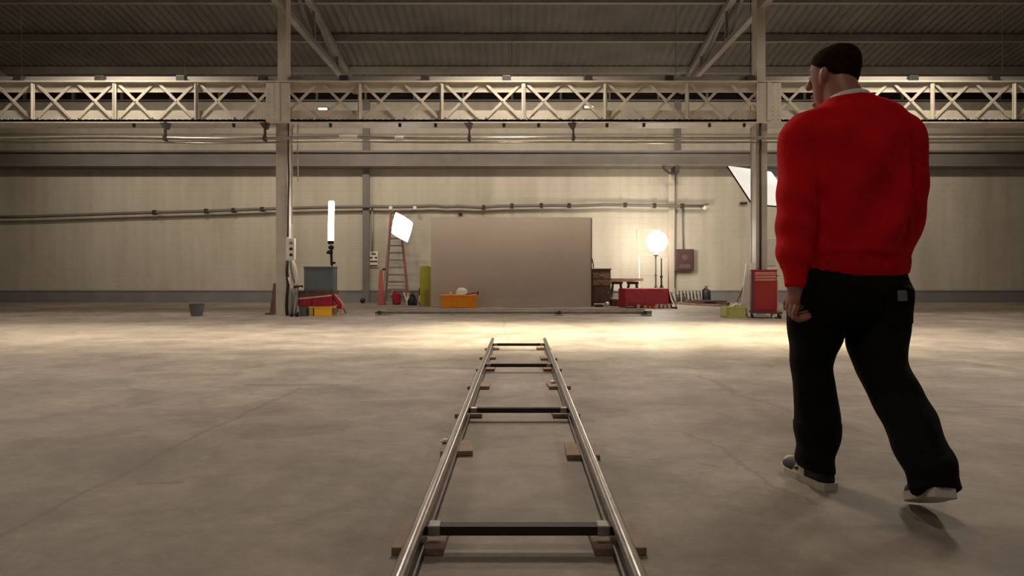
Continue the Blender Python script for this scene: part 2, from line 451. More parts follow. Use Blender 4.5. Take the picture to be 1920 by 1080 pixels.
# ------------------------------------------------------------------ lattice girder
ZG0, ZG1 = atz(232, YG), atz(153, YG)          # underside and top
GXL, GXR = -17.5, 17.5
g = thing('lattice_girder', 'long cream riveted steel girder with crossed lattice bars across the hall', 'girder', (0, YG, ZG0), 0, None, 'structure')
pit = 76.4 * YG / F                            # one cross of the lattice
x0 = atx(523, YG)
n0, n1 = int((GXL - x0) / pit), int((GXR - x0) / pit)
zb1, zt0 = atz(207, YG), atz(173, YG)          # edges of the open web
def rivets(mb, xs, z, y, r=.013):
    for x in xs: mb.ball((x, y, z), r, (1, .7, 1), 6, 4)
bc = MB().box(GXL, GXR, YG, YG + .025, ZG0 + .02, zb1)
bc.box(GXL, GXR, YG - .07, YG + .38, ZG0, ZG0 + .025); bc.box(GXL, GXR, YG, YG + .1, ZG0 + .02, ZG0 + .09)
xs = [GXL + .13 * k for k in range(int((GXR - GXL) / .13))]
rivets(bc, [x for x in xs if -11 < x < 11], ZG0 + .09, YG, .016)
bc.build('bottom_chord', M['cream_steel'], g)
tcd = MB().box(GXL, GXR, YG, YG + .025, zt0, ZG1 - .02)
tcd.box(GXL, GXR, YG - .07, YG + .38, ZG1 - .03, ZG1)
rivets(tcd, [x for x in xs if -11 < x < 11][::2], ZG1 - .10, YG, .012)
tcd.build('top_chord', M['cream_steel'], g)
zc = (zb1 + zt0) / 2; hw = 31 * YG / F
nl = 0
for i in range(n0, n1):
    cx = x0 + (i + .5) * pit
    if abs(cx) > 11.2: continue
    lb_ = MB()
    for sgn, yy in ((1, -.012), (-1, -.026)):
        lb_.bar((cx - hw * sgn, YG + yy, zc - hw), (cx + hw * sgn, YG + yy, zc + hw), .014, .055, (sgn * -1, 0, 1))
    lb_.ball((cx, YG - .035, zc), .016, (1, .7, 1), 8, 5)
    lb_.build('lattice_cross', M['cream_steel'], g); nl += 1
for i in range(n0, n1 + 1):
    x = x0 + i * pit
    if abs(x) > 11.2 or i % 2: continue
    if i % 12 == 0:                                                  # wide riveted plate over each column
        w = 22.5 * YG / F
        gp = MB().box(x - w, x + w, YG - .06, YG - .035, ZG0 + .03, ZG1 - .04)
        gp.box(x - w * .15, x + w * .15, YG - .07, YG - .06, ZG0 + .05, ZG1 - .04)
        for kx in (-.8, -.35, .35, .8):
            for kz in range(9): gp.ball((x + w * kx, YG - .06, ZG0 + .08 + kz * .088), .012, (1, .7, 1), 6, 4)
        gp.build('gusset_plate', M['cream_steel'], g)
    else:
        v = MB().box(x - .04, x + .04, YG - .055, YG - .04, ZG0 + .08, ZG1 - .06)
        v.box(x - .008, x + .008, YG - .09, YG - .05, ZG0 + .08, ZG1 - .06)
        v.build('web_stiffener', M['cream_steel'], g)
# small bolts and clips under the bottom flange
for px in (252, 439, 620, 750, 817, 945, 1010, 1138, 1207, 1330, 1395):
    x = atx(px, YG)
    MB().cyl((x, YG - .01, ZG0 - .075), (x, YG - .01, ZG0 + .005), .03, .035, 8).build('clip', M['dark_steel'], g)
# crane rail with its ties on top of the girder
cr = thing('crane_rail', 'weathered crane rail lying along the top of the lattice girder', 'rail', (0, YG, ZG1), 0, None, 'structure')
MB().box(GXL, GXR, YG + .05, YG + .30, ZG1, ZG1 + .06).box(GXL, GXR, YG + .13, YG + .2, ZG1 + .06, ZG1 + .15).build('rail_beam', M['grey_steel'], cr)
for k in range(-9, 10):
    x = x0 + k * pit * 2 - .35
    MB().box(x - .09, x + .09, YG - .02, YG + .1, ZG1, ZG1 + .13, .01).build('rail_clamp', M['dark_steel'], cr)

# ------------------------------------------------------------------ columns
def column(x, lb):
    t = thing('steel_column', lb, 'column', (x, YG, 0), 0, None, 'structure')
    w = .118
    MB().box(x - w, x + w, YG, YG + .018, 0.02, ZG0).build('flange', M['column_paint'], t)
    MB().box(x - w, x + w, YG + .26, YG + .278, 0.02, ZG0).build('flange', M['column_paint'], t)
    MB().box(x - w + .01, x - w + .03, YG + .015, YG + .265, 0.02, ZG0).box(x + w - .03, x + w - .01, YG + .015, YG + .265, .02, ZG0).build('web', M['column_paint'], t)
    MB().box(x - .16, x + .16, YG - .04, YG + .32, 0, .025).build('base_plate', M['column_paint'], t)
    MB().box(x - .09, x + .09, YG + .02, YG + .26, ZG1 + .02, roof_z(YG) - .3).build('upper_stanchion', M['column_paint'], t)
    rv = MB()
    for k in range(22):
        for s in (-.09, .09): rv.ball((x + s, YG, .15 + k * .17), .012, (1, .7, 1), 6, 4)
    rv.build('rivets', M['column_paint'], t)
    return t
column(X1, 'grey steel column with a white socket box, left of the tube light')
column(X2, 'grey steel column with a dark downpipe rising behind the red tool chest')
column(X1 - BAY, 'grey steel column beyond the left edge of the scene')
column(X2 + BAY, 'grey steel column beyond the right edge, behind the man')

# ------------------------------------------------------------------ wall beam, wall posts, ledges
YBm = 17.45
zb0, zb_1 = atz(309, YBm), atz(284, YBm)
wb = thing('wall_beam', 'brown grey steel beam running along the far wall', 'beam', (0, YBm, zb0), 0, None, 'structure')
MB().box(XL, XR, YBm + .12, YBm + .16, zb0, zb_1).build('web', M['post_steel'], wb)
MB().box(XL, XR, YBm, YBm + .5, zb_1 - .02, zb_1 + .035).build('flange', M['post_steel'], wb)
MB().box(XL, XR, YBm, YBm + .5, zb0 - .035, zb0 + .02).build('flange', M['post_steel'], wb)
def post(px, w, m, z0, z1, y, lb):
    x = atx(px, y)
    t = thing('wall_post', lb, 'post', (x, y, z0), 0, None, 'structure')
    MB().box(x - w / 2, x + w / 2, y, y + .02, z0, z1).build('flange', m, t)
    MB().box(x - .012, x + .012, y + .015, YW, z0, z1).build('web', m, t)
    return t
post(686, .20, M['post_steel'], 0, ZT, 17.87, 'dark grey steel post on the far wall beside the ladder')
post(1271, .19, M['post_steel'], zb_1, ZT, 17.87, 'short dark post above the wall beam over the maroon box')
post(1259.5, .20, M['wall'], 0, zb0 - .03, 17.9, 'wall coloured post beside the maroon box')
br = thing('beam_bracket', 'dark looped bracket under the wall beam over the maroon box', 'bracket', at(1258, 311, YBm))
MB().tube([at(1243, 311, 17.4), at(1246, 318, 17.4), at(1255, 324.5, 17.4), at(1262, 325, 17.4)], .035).build('loop', M['dark_steel'], br)
MB().box(atx(1266, 17.4), atx(1274, 17.4), 17.4, 17.86, atz(323, 17.4), zb0 - .03).build('block', M['dark_steel'], br)
tr1 = MB().box(XL, XR, YW - .05, YW, atz(253.5, YW), atz(250.5, YW)); struct('trim_1', tr1, M['grey_steel'], 'thin ledge along the upper wall above the pipe', 'trim')
tr2 = MB().box(XL, XR, YW - .1, YW, atz(266, YW), atz(263, YW)); struct('trim_2', tr2, M['cream_steel'], 'thin cream ledge along the upper wall below the pipe', 'trim')
for px, w in ((867, .12), (1062, .12), (313, .08)):
    pass

# ------------------------------------------------------------------ pipes, conduits
YP = YG - .08
def zpipe(x): return atz(259, YP) + .018 * math.sin(x * 1.3) * (1 if x < -2.5 else .3)
pp = thing('pipe', 'long shiny galvanised pipe hung below the lattice girder', 'pipe', (0, YP, atz(259, YP)))
MB().tube([(x * .25, YP, zpipe(x * .25)) for x in range(-66, 67)], .036, 12).build('tube', M['pipe'], pp, True)
MB().tube([(x * .25, YP + .07, zpipe(x * .25) - .075) for x in range(-66, 67)], .016, 8).build('thin_tube', M['pipe'], pp, True)
for px in (310, 497, 880, 1075):
    x = atx(px, YP)
    h = MB().box(x - .02, x + .02, YP - .02, YP + .02, zpipe(x) + .02, ZG0 + .02)
    h.prism([(x - .11, ZG0 + .0), (x + .07, ZG0 + .0), (x + .03, ZG0 - .12), (x - .03, ZG0 - .12)], 'y', YP - .015, YP + .1)
    h.box(x - .03, x + .03, YP - .05, YP + .05, zpipe(x) - .05, zpipe(x) + .05)
    h.build('hanger', M['dark_steel'], pp)
for px in (645, 662, 749):
    x = atx(px, YP); MB().cyl((x - .09, YP, zpipe(x)), (x + .09, YP, zpipe(x)), .052, None, 12).build('coupling', M['white'], pp, 'auto')

yc = 17.80
pts = [(-100, 409), (60, 406), (234, 400), (380, 396), (520, 391), (600, 389), (690, 387.5), (740, 388), (790, 387), (815, 386), (835, 388), (860, 387), (900, 389), (935, 386.5), (1000, 385.5), (1040, 385), (1080, 385.8), (1130, 384), (1200, 385), (1260, 386), (1318, 386)]
cd = thing('conduit', 'dark sagging cable conduit clipped along the far wall', 'conduit', at(960, 386, yc))
MB().tube([at(x, y, yc) for x, y in pts], .048, 8).build('tube', M['post_steel'], cd, True)
for px, py in ((290, 398.5), (387, 396), (438, 394.5), (492, 392.5), (907, 389), (960, 386), (1015, 385.2), (1067, 385.5), (1172, 384.5), (1227, 385.5), (1279, 386)):
    p = at(px, py, yc); MB().box(p.x - .05, p.x + .05, yc - .06, yc + .05, p.z - .07, p.z + .07, .01).box(p.x - .02, p.x + .02, yc + .04, YW - .002, p.z - .02, p.z + .02).build('clip', M['cable'], cd)
for px, py in ((734, 391), (779, 391)):
    p = at(px, py, yc); tag(MB().box(p.x - .05, p.x + .05, yc - .17, yc - .052, p.z - .055, p.z + .055, .02).build('junction_box', M['white']), 'small white junction box on the wall conduit ' + ('above the ladder' if px < 750 else 'beside the softbox'), 'junction box')
e = thing('cable_end', 'frayed pale cable end at the right end of the wall conduit', 'cable', at(1321, 387, yc))
MB().tube([at(1312, 389, yc), at(1320, 384.5, yc), at(1328, 382.5, yc)], .035, 8).build('tip', M['post_steel'], e)
MB().ball(at(1322, 389.5, yc), .07, (1, .6, 1)).build('wrap', M['offwhite'], e, True)
p = at(863, 401, YW - .05)
sp = thing('spotlight', 'tiny dark spotlight fixed on the wall above the grey flat', 'spotlight', p)
MB().cyl(p + Vector((-.05, -.06, 0)), p + Vector((.06, -.02, -.02)), .04, .055, 10).build('head', M['cable'], sp); MB().box(p.x - .02, p.x + .02, p.y - .03, YW, p.z - .02, p.z + .03).build('bracket', M['cable'], sp)
p = at(1394, 381, YW - .05)
tag(MB().box(p.x - .1, p.x + .1, YW - .12, YW, p.z - .03, p.z + .03, .01).build('wall_bracket', M['cable']), 'short dark bracket on the wall beside the white reflector', 'bracket')
# two glints high behind the girder, drawn as small glowing plates
for px, py, lb in ((605, 204, 'small glowing plate drawn for a glint behind the girder near the column with the socket box'), (1104, 200.5, 'small glowing plate drawn for a glint behind the middle of the girder')):
    p = at(px, py, YW - .1)
    t = thing('glint_plate', lb, 'glint', (p.x, YW, p.z))
    MB().box(p.x - .16, p.x + .16, YW - .06, YW, p.z - .05, p.z + .06, .01).build('backplate', M['post_steel'], t)
    MB().box(p.x - .14, p.x + .14, YW - .13, YW - .06, p.z - .035, p.z + .035, .02).build('diffuser', M['reflected_glow'], t)

# column cables
def dark_cable(pts, r, name, lb, cat, m='cable'):
    return tag(MB().tube(pts, r, 8).build(name, M[m], None, True), lb, cat)
xr = X1 + .118 + .025
dark_cable([(xr, YG - .01, z) for z in (ZG0, 3.3)] + [(xr + .012, YG - .01, 2.9), (xr, YG - .01, 2.4), (xr - .005, YG - .01, 1.63)], .017, 'cable', 'dark cable running down the column into the white socket box', 'cable')
dark_cable([(atx(1425, YG), YG - .025, ZG0), (atx(1425, YG), YG - .025, 2), (atx(1425, YG), YG - .025, .3)], .022, 'downpipe', 'dark thin downpipe on the column behind the red tool chest', 'pipe')
for px, lb in ((548, 'thin pale cable hanging beside the column, nearer the column'), (558, 'thin pale cable hanging beside the column, nearer the tube light')):
    dark_cable([Vector((atx(px, YG), YG + .03, ZG0 + .003)), at(px, 258, YG + .03), at(px, 285, YG + .03), at(px + (-.5 if px < 550 else 1), 340 if px > 550 else 420, YG)], .011, 'hanging_cable', lb, 'cable', 'column_paint')
# socket box on the column
p = at(546, 467, YG); hw_ = .09
sb = thing('socket_box', 'white socket box mounted on the steel column', 'socket box', p)
MB().box(p.x - hw_, p.x + hw_, YG - .07, YG + .03, atz(488, YG), atz(447, YG), .012).build('body', M['white'], sb)
for k, py in enumerate((456, 467, 478)):
    z = atz(py, YG)
    MB().cyl((p.x + .025, YG - .085, z), (p.x + .025, YG - .068, z), .034, None, 14).build('socket', M['cable'] if k else M['tag'], sb)
# cables and bits hanging under the socket box
cb_ = thing('cable_bundle', 'bundle of cables hanging from the socket box down to the floor', 'cables', (atx(545, YG), YG - .06, 0))
def c3(*ps): return [at(x, y, Y) for x, y, Y in ps]
MB().tube(c3((539, 489, 12.14), (538, 510, 12.14), (540, 535, 12.14), (538, 555, 12.13), (537, 575, 12.13), (538.5, 591, 12.15)), .032).build('thick_cable', M['cable'], cb_, True)
MB().tube(c3((544, 489, 12.12), (546, 505, 12.1), (549, 520, 12.1), (553, 533, 12.1), (550, 550, 12.1), (548, 570, 12.1), (546, 590, 12.1)), .022).build('cable', M['post_steel'], cb_, True)
MB().tube(c3((549, 489, 12.12), (554, 503, 12.1), (557, 520, 12.1), (556, 532, 12.1), (552, 541, 12.1)), .03).build('cable', M['offwhite'], cb_, True)
MB().tube(c3((541, 520, 12.08), (546, 540, 12.08), (556, 556, 12.08), (556, 575, 12.08), (552, 591, 12.05)), .02).build('cable', M['column_paint'], cb_, True)
ht = thing('hand_truck', 'grey hand truck with a dark handle standing beside the coloured crates', 'hand truck', at(556, 592, 11.9))
for dx in (0, 6):
    MB().tube(c3((548 + dx, 590, 11.95), (551 + dx, 565, 12.0), (552 + dx, 540, 12.05)), .018).build('upright', M['post_steel'], ht, True)
MB().tube(c3((551, 538, 12.05), (559, 537, 12.04), (567, 537, 12.0)), .026).build('handle', M['cable'], ht, True)
MB().ball(at(564, 541, 12.0), .03).build('grip', M['offwhite'], ht, True)
for dx, yy in ((547, 11.9), (556.5, 11.9)):
    p = at(dx, 588, yy); MB().cyl((p.x - .02, yy, .05), (p.x + .02, yy, .05), .05, None, 16).build('wheel', M['black'], ht)
MB().bar(at(547, 588, 11.9), at(556, 588, 11.9), .02, .02).build('axle', M['post_steel'], ht)

# ================================================================== THINGS ALONG THE FAR SIDE
def rbox(name, m, px0, px1, pyt, Y, depth, label, cat, z0=0.0, bev=.01, build=True, group=None):
    """a closed box-shaped thing whose front face stands at distance Y"""
    x0, x1 = atx(px0, Y), atx(px1, Y)
    t = thing(name, label, cat, ((x0 + x1) / 2, Y + depth / 2, z0), 0, group)
    return t, x0, x1, atz(pyt, Y)

# bucket
p = at(364, 593, 12.05)
b = thing('bucket', 'small grey bucket standing alone on the floor left of the column', 'bucket', (p.x, 12.15, 0))
MB().lathe([(.001, .004), (.105, .0), (.108, .01), (.145, .235), (.153, .24), (.153, .255), (.14, .255), (.102, .02), (.001, .018)], (p.x, 12.15, 0), 28, False).build('body', M['bucket'], b, 'auto')
MB().tube([Vector((p.x + .15 * math.cos(a), 12.15 - .04 * math.sin(a), .235 - .035 * math.sin(a))) for a in [PI * k / 12 for k in range(13)]], .005).build('handle', M['dark_steel'], b, True)
# traffic cone half hidden behind the column
xc = atx(516, 12.62)
t = thing('traffic_cone', 'maroon traffic cone half hidden behind the steel column', 'cone', (xc, 12.72, 0))
MB().lathe([(.155, .03), (.15, .05), (.075, .66), (.06, .67), (.05, .66), (.12, .05), (.12, .03)], (xc, 12.72, 0), 24, False).build('body', M['cone'], t, 'auto')
MB().box(xc - .19, xc + .19, 12.53, 12.91, 0, .035, .01).build('base', M['cone'], t)

# stack by the column: yellow crate, teal tin, red case, dark tray, blue panel box
Yc = 12.05
t, xa, xb, zt = rbox('crate', M['yellow'], 580, 621, 574.5, Yc, .4, 'yellow plastic crate at the bottom of the pile beside the column', 'crate')
MB().box(xa, xb, Yc, Yc + .4, 0.0, zt - .02, .008).build('body', M['yellow'], t)
MB().box(xa - .008, xb + .008, Yc - .008, Yc + .408, zt - .03, zt, .005).build('rim', M['yellow'], t)
MB().box(atx(588, Yc) - .012, atx(588, Yc) + .012, Yc - .01, Yc + .0, .01, zt - .03).build('strap', M['cable'], t)
MB().box(atx(583.5, Yc) - .008, atx(583.5, Yc) + .008, Yc - .008, Yc + .0, .01, zt - .03).build('strap', M['ply'], t)
MB().box(xb - .004, xb + .012, Yc + .02, Yc + .38, .03, zt - .05).build('end_panel', M['wood_mid'], t)
zy = zt
t, xa, xb, zt = rbox('crate', M['blue'], 560, 579, 574.5, Yc, .4, 'blue grey crate at the bottom of the pile, left of the yellow crate', 'crate')
cr_ = MB().box(xa, xb, Yc, Yc + .4, 0, zy, .008); cr_.build('body', M['blue'], t)
for q in (562.5, 570, 576): MB().box(atx(q, Yc) - .02, atx(q, Yc) + .02, Yc - .006, Yc + .002, .03, zy - .04).build('slot', M['black' if q > 575 else 'bucket'], t)
# red case: sloping lid
xa, xb = atx(559, Yc), atx(620, Yc)
t = thing('case', 'crimson soft case with a pink edged lid lying on the crates', 'case', ((xa + xb) / 2, Yc + .2, zy))
zc0, zc1 = zy + .19, zy + .26
MB().prism([(xa, zy), (xb, zy), (xb + .01, zc1 - .05), (xa - .01, zc0 - .05)], 'y', Yc - .01, Yc + .42).build('body', M['crimson'], t)
MB().prism([(xa - .015, zc0 - .05), (xb + .015, zc1 - .05), (xb + .01, zc1 - .02), (xa - .01, zc0 - .03)], 'y', Yc - .02, Yc + .43).build('lid_edge', M['pink'], t)
for k in range(5):
    x = xa + .05 + k * .09; MB().tube([(x, Yc - .012, zy + .02), (x + .02, Yc - .02, zy + .08), (x + .01, Yc - .012, zy + .14)], .008, 6).build('seam', M['cone'], t)
ztray = zc1 - .02
xa, xb = atx(558, Yc), atx(624, Yc)
t = thing('tray', 'dark wooden tray wedged between the red case and the blue panel', 'tray', ((xa + xb) / 2, Yc + .2, ztray))
zt = ztray + .075
MB().prism([(xa + .0, zc0 - .02), (xb, ztray + .008), (xb, zt), (xa, zt)], 'y', Yc + .0, Yc + .4).build('body', M['wood_dark'], t)
MB().box(xa - .01, xb + .01, Yc - .015, Yc, zt - .02, zt + .006).build('rim', M['wood_dark'], t)
xa, xb = atx(568.5, Yc), atx(623, Yc)
t = thing('box', 'blue grey flat sided box standing on top of the pile beside the tube light', 'box', ((xa + xb) / 2, Yc + .2, zt))
zt2 = atz(499.5, Yc)
MB().box(xa, xb, Yc + .04, Yc + .34, zt + .006, zt2 - .03, .006).build('body', M['blue'], t)
MB().box(xa - .01, xb + .01, Yc + .03, Yc + .35, zt2 - .035, zt2, .005).build('lid', M['blue'], t)
# red cloth hanging at the right of the pile
t = thing('cloth', 'red and pink rag hanging over the right end of the pile', 'cloth', at(632, 572, 12.2))
MB().loft([(*at(621, 549, 12.18), .02, .03), (*at(626, 556, 12.18), .035, .05), (*at(632, 563, 12.18), .045, .06), (*at(637, 570, 12.18), .05, .06), (*at(636, 577, 12.2), .06, .07)], 12).build('fold', M['crimson'], t, True)
MB().loft([(*at(627, 551, 12.2), .012, .02), (*at(634, 560, 12.2), .02, .03), (*at(641, 569, 12.2), .025, .03), (*at(641, 580, 12.22), .02, .03), (*at(641, 590, 12.22), .03, .03)], 10).build('fold', M['pink'], t, True)

def light_stand(name, label, x, Y, zt, r=.016, spread=.42, m='black'):
    t = thing(name, label, 'light stand', (x, Y, 0))
    MB().cyl((x, Y, .3), (x, Y, zt * .62), r * 1.25, None, 12).build('pole', M[m], t, 'auto')
    MB().cyl((x, Y, zt * .6), (x, Y, zt), r, None, 12).build('upper_pole', M[m], t, 'auto')
    MB().cyl((x, Y, zt * .6 - .03), (x, Y, zt * .6 + .03), r * 2, None, 12).build('collar', M[m], t, 'auto')
    for k in range(3):
        a = PI / 2 + k * 2 * PI / 3
        d = Vector((math.cos(a), math.sin(a), 0))
        c0 = Vector((x, Y, .55)); f0 = Vector((x, Y, 0.012)) + d * spread
        lg = MB().tube([c0 + d * .02, f0], .011, 8); lg.tube([Vector((x, Y, .3)) + d * .02, (c0 + f0) / 2], .007, 6)
        lg.build('leg', M[m], t)
    return t
# tube light
Yt = 12.98
xt = atx(622, Yt)
light_stand('light_stand', 'black tripod stand of the tube light, behind the blue box', xt + .01, Yt, atz(497, Yt))
t = thing('tube_light', 'glowing upright tube light in a black clamp', 'tube light', (xt, Yt, atz(497, Yt)))
za, zb_ = atz(452, Yt), atz(377, Yt)
xlo, xhi = atx(620.2, Yt), atx(621.5, Yt)
MB().tube([(xlo, Yt, za), (xhi, Yt, zb_ - .02), (xhi, Yt, zb_)], [.062, .062, .045], 20).build('tube', M['tube_glow'], t, True)
MB().cyl((xlo, Yt, za - .07), (xlo, Yt, za + .01), .06, .066, 16).build('end_cap', M['black'], t, 'auto')
cl = MB().ball(at(621, 464, Yt), .065, (1, .8, .8)); cl.box(xt - .03, xt + .02, Yt - .03, Yt + .03, atz(478, Yt), atz(460, Yt), .005)
cl.ball(at(617, 473, Yt), .045); cl.cyl(at(612.5, 474, Yt), at(618, 474, Yt), .022, None, 8)
cl.build('clamp', M['black'], t, 'auto')
MB().cyl(at(622, 497.5, Yt), at(621, 475, Yt), .028, None, 12).build('spigot', M['black'], t, 'auto')
MB().cyl(at(622, 493, Yt), at(628.5, 493, Yt), .02, .03, 10).build('knob', M['black'], t)

# wall switch panel near the post
t = thing('switch_panel', 'small pale switch panel with dark stripes on the wall beside the post', 'switch panel', at(700, 486, YW))
MB().box(atx(692, 17.9), atx(708, 17.9), YW - .05, YW, atz(501, 17.9), atz(471, 17.9), .01).build('body', M['offwhite'], t)
for py, a, b_ in ((476, 696, 704), (483, 693, 698), (483, 702, 707), (490, 693, 707), (498, 693, 707)):
    MB().box(atx(a, 17.9), atx(b_, 17.9), YW - .065, YW - .045, atz(py + 1.2, 17.9), atz(py - 1.2, 17.9)).build('switch', M['cable'], t)
dark_cable([at(698, 391, 17.93), at(698, 430, 17.93), at(698, 471, 17.93)], .03, 'wall_cable', 'vertical grey cable duct from the conduit to the switch panel', 'cable', 'grey_steel')
# dark ball on the floor by post
p = at(680, 560, 17.4); tag(MB().ball((p.x, 17.4, .078), .078, (1, 1, 1)).build('ball', M['black'], None, True), 'small dark ball on the floor at the foot of the dark post', 'ball')

# ------------------------------------------------------------------ step ladder
YLd = 17.0
t = thing('step_ladder', 'tall red and grey step ladder standing against the far wall', 'ladder', (atx(741, YLd), YLd, 0))
ztop = atz(396, YLd)
fl, frr = (atx(721, YLd), atx(734, YLd + .45)), (atx(765, YLd), atx(752, YLd + .45))
A0, A1 = Vector((atx(722.5, YLd - .3), YLd - .3, 0)), Vector((atx(733, YLd + .3), YLd + .3, ztop))
B0, B1 = Vector((atx(765, YLd - .3), YLd - .3, 0)), Vector((atx(749.5, YLd + .3), YLd + .3, ztop))
MB().bar(A0, A1, .05, .09, (0, 1, 0)).build('stile', M['ladder_red'], t)
MB().bar(B0, B1, .05, .09, (0, 1, 0)).build('stile', M['ladder_red'], t)
for k in range(1, 13):
    f = k / 12.7
    MB().bar(A0.lerp(A1, f), B0.lerp(B1, f), .09, .045).build('tread', M['post_steel'], t)
C0, C1 = Vector((atx(717, YLd + .85), YLd + .8, 0)), A1 + Vector((0, .04, -.06))
D0, D1 = Vector((atx(769, YLd + .85), YLd + .8, 0)), B1 + Vector((0, .04, -.06))
MB().bar(C0, C1, .03, .04, (0, 1, 0)).build('rear_leg', M['alu'], t)
MB().bar(D0, D1, .03, .04, (0, 1, 0)).build('rear_leg', M['alu'], t)
for f in (.2, .45, .7): MB().bar(C0.lerp(C1, f), D0.lerp(D1, f), .02, .03).build('cross_brace', M['alu'], t)
MB().bar(A1, B1, .16, .05).build('top_cap', M['ladder_red'], t)
MB().bar(at(723, 569, YLd - .5), at(738, 540, YLd - .4), .03, .03).build('spreader', M['alu'], t)
MB().bar(at(757, 548, YLd - .34), at(763, 566, YLd - .34), .04, .03).build('spreader', M['offwhite'], t)
# orange red board leaning against the ladder
t = thing('board', 'orange red board leaning at the left side of the ladder', 'board', at(711, 570, 16.6))
MB().slab([(atx(708, 16.5), 16.5, .0), (atx(719, 16.5), 16.5, 0), (atx(724, 17.2), 16.75, atz(506, 16.75)), (atx(718.5, 17.2), 16.75, atz(506, 16.75))], .04).build('panel', M['orange_red'], t)
MB().box(atx(717.5, 16.75), atx(722.5, 16.75), 16.7, 16.8, atz(507, 16.75), atz(503, 16.75), .01).build('cap', M['black'], t)
# red jerrycan and bags at the foot of the ladder
t = thing('jerrycan', 'dark red can standing under the ladder', 'can', at(743, 569, 16.75))
MB().box(atx(735, 16.55), atx(751, 16.55), 16.55, 16.66, .0, .34, .04).build('body', M['crimson'], t)
MB().tube(c3((738, 550, 16.6), (742, 545.5, 16.6), (747, 550, 16.6)), .02).build('handle', M['crimson'], t, True)
t = thing('bag', 'black bag slumped on the floor right of the ladder', 'bag', at(772, 570, 16.8))
MB().loft([(atx(773.5, 16.3), 16.3, .0, .13, .12), (atx(773.5, 16.3), 16.3, .1, .14, .12), (atx(773.5, 16.3), 16.3, .2, .1, .09), (atx(773.5, 16.3), 16.3, .3, .03, .03)], 16).build('body', M['black'], t, True)
MB().tube(c3((769, 557, 16.25), (773.5, 549, 16.25), (778, 557, 16.25)), .018).build('strap', M['black'], t, True)
t = thing('bottle', 'pale bottle standing between the ladder and the black bag', 'bottle', at(765, 570, 16.5))
q = at(765, 570, 16.5); MB().lathe([(.04, 0), (.045, .02), (.045, .2), (.018, .26), (.018, .31)], (q.x, 16.5, 0), 14).build('body', M['offwhite'], t, 'auto'); MB().cyl((q.x, 16.5, .31), (q.x, 16.5, .33), .02, None, 12).build('cap', M['white'], t)
t = thing('pole', 'thin dark pole with a pale sleeve leaning between the bag and the foam block', 'pole', (atx(786, 16.5), 16.55, 0))
MB().cyl((atx(786, 16.5), 16.55, 0), (atx(786, 16.5) - .01, 16.6, .46), .017, None, 10).build('shaft', M['black'], t); MB().cyl((atx(786, 16.5), 16.553, .06), (atx(786, 16.5) - .004, 16.576, .26), .025, None, 10).build('sleeve', M['offwhite'], t)

# softbox clamped to the top of the ladder
Ys = 16.7
stx = atx(742, 17.3)
t = thing('softbox', 'square glowing softbox tilted down at the top of the ladder', 'softbox', (stx, 17.2, 2.6))
q = [at(741.5, 396.5, 17.0), at(775, 417, 16.7), at(764.5, 455, 16.3), at(733, 437, 16.6)]
nrm = (q[1] - q[0]).cross(q[3] - q[0]).normalized()
if nrm.y > 0: nrm = -nrm
ctr = sum(q, Vector()) / 4
# rounded, gently domed front
fm = MB(); G = 12; gv = []
for i in range(G + 1):
    row = []
    for j in range(G + 1):
        u, v = i / G, j / G
        pt = q[0].lerp(q[1], u).lerp(q[3].lerp(q[2], u), v)
        a, b_ = 2 * u - 1, 2 * v - 1
        s_ = 1 - .06 * (a * a * b_ * b_) + .02 * (a * a * (1 - b_ * b_) + b_ * b_ * (1 - a * a)) * .8
        row.append(fm.bm.verts.new(ctr + (pt - ctr) * s_ + nrm * .06 * (1 - a * a) * (1 - b_ * b_)))
    gv.append(row)
for i in range(G):
    for j in range(G): fm.bm.faces.new((gv[i][j], gv[i + 1][j], gv[i + 1][j + 1], gv[i][j + 1]))
fm.build('diffuser', M['soft_glow'], t, True)
sh = MB(); back = ctr - nrm * .16
qa = [sh.bm.verts.new(ctr + (p_ - ctr) * 1.02 - nrm * .004) for p_ in q]; qb = [sh.bm.verts.new(back + (p_ - ctr) * .25) for p_ in q]
for k in range(4): sh.bm.faces.new((qa[k], qa[(k + 1) % 4], qb[(k + 1) % 4], qb[k]))
sh.bm.faces.new(qb)
sh.build('hood', M['black'], t)
MB().cyl(back, back - nrm * .12, .07, None, 14).build('lamp_head', M['black'], t, 'auto')
MB().bar(back - nrm * .1, (stx, YLd + .22, ztop + .03), .03, .03).build('yoke', M['black'], t)

# yellow-green foam block with a brown cardboard piece
t, xa, xb, zt = rbox('foam_block', M['olive'], 787, 806, 500, 15.95, .22, 'tall narrow yellow green foam block beside the grey flat', 'foam block')
MB().box(xa, xb, 15.95, 16.17, 0, zt, .02).build('body', M['olive'], t)
MB().box(xa + .03, xb - .03, 15.955, 16.165, zt - .005, zt + .02, .01).build('top_pad', M['olive'], t)
t = thing('cardboard', 'brown cardboard strip leaning on the foot of the foam block', 'cardboard', at(801, 574, 15.9))
MB().slab([(atx(796, 15.85), 15.85, 0), (atx(805.5, 15.85), 15.85, 0), (atx(805.5, 15.93), 15.93, .42), (atx(796, 15.93), 15.93, .42)], .008).build('sheet', mat('brown_card', (.26, .17, .05, 1), .8), t)

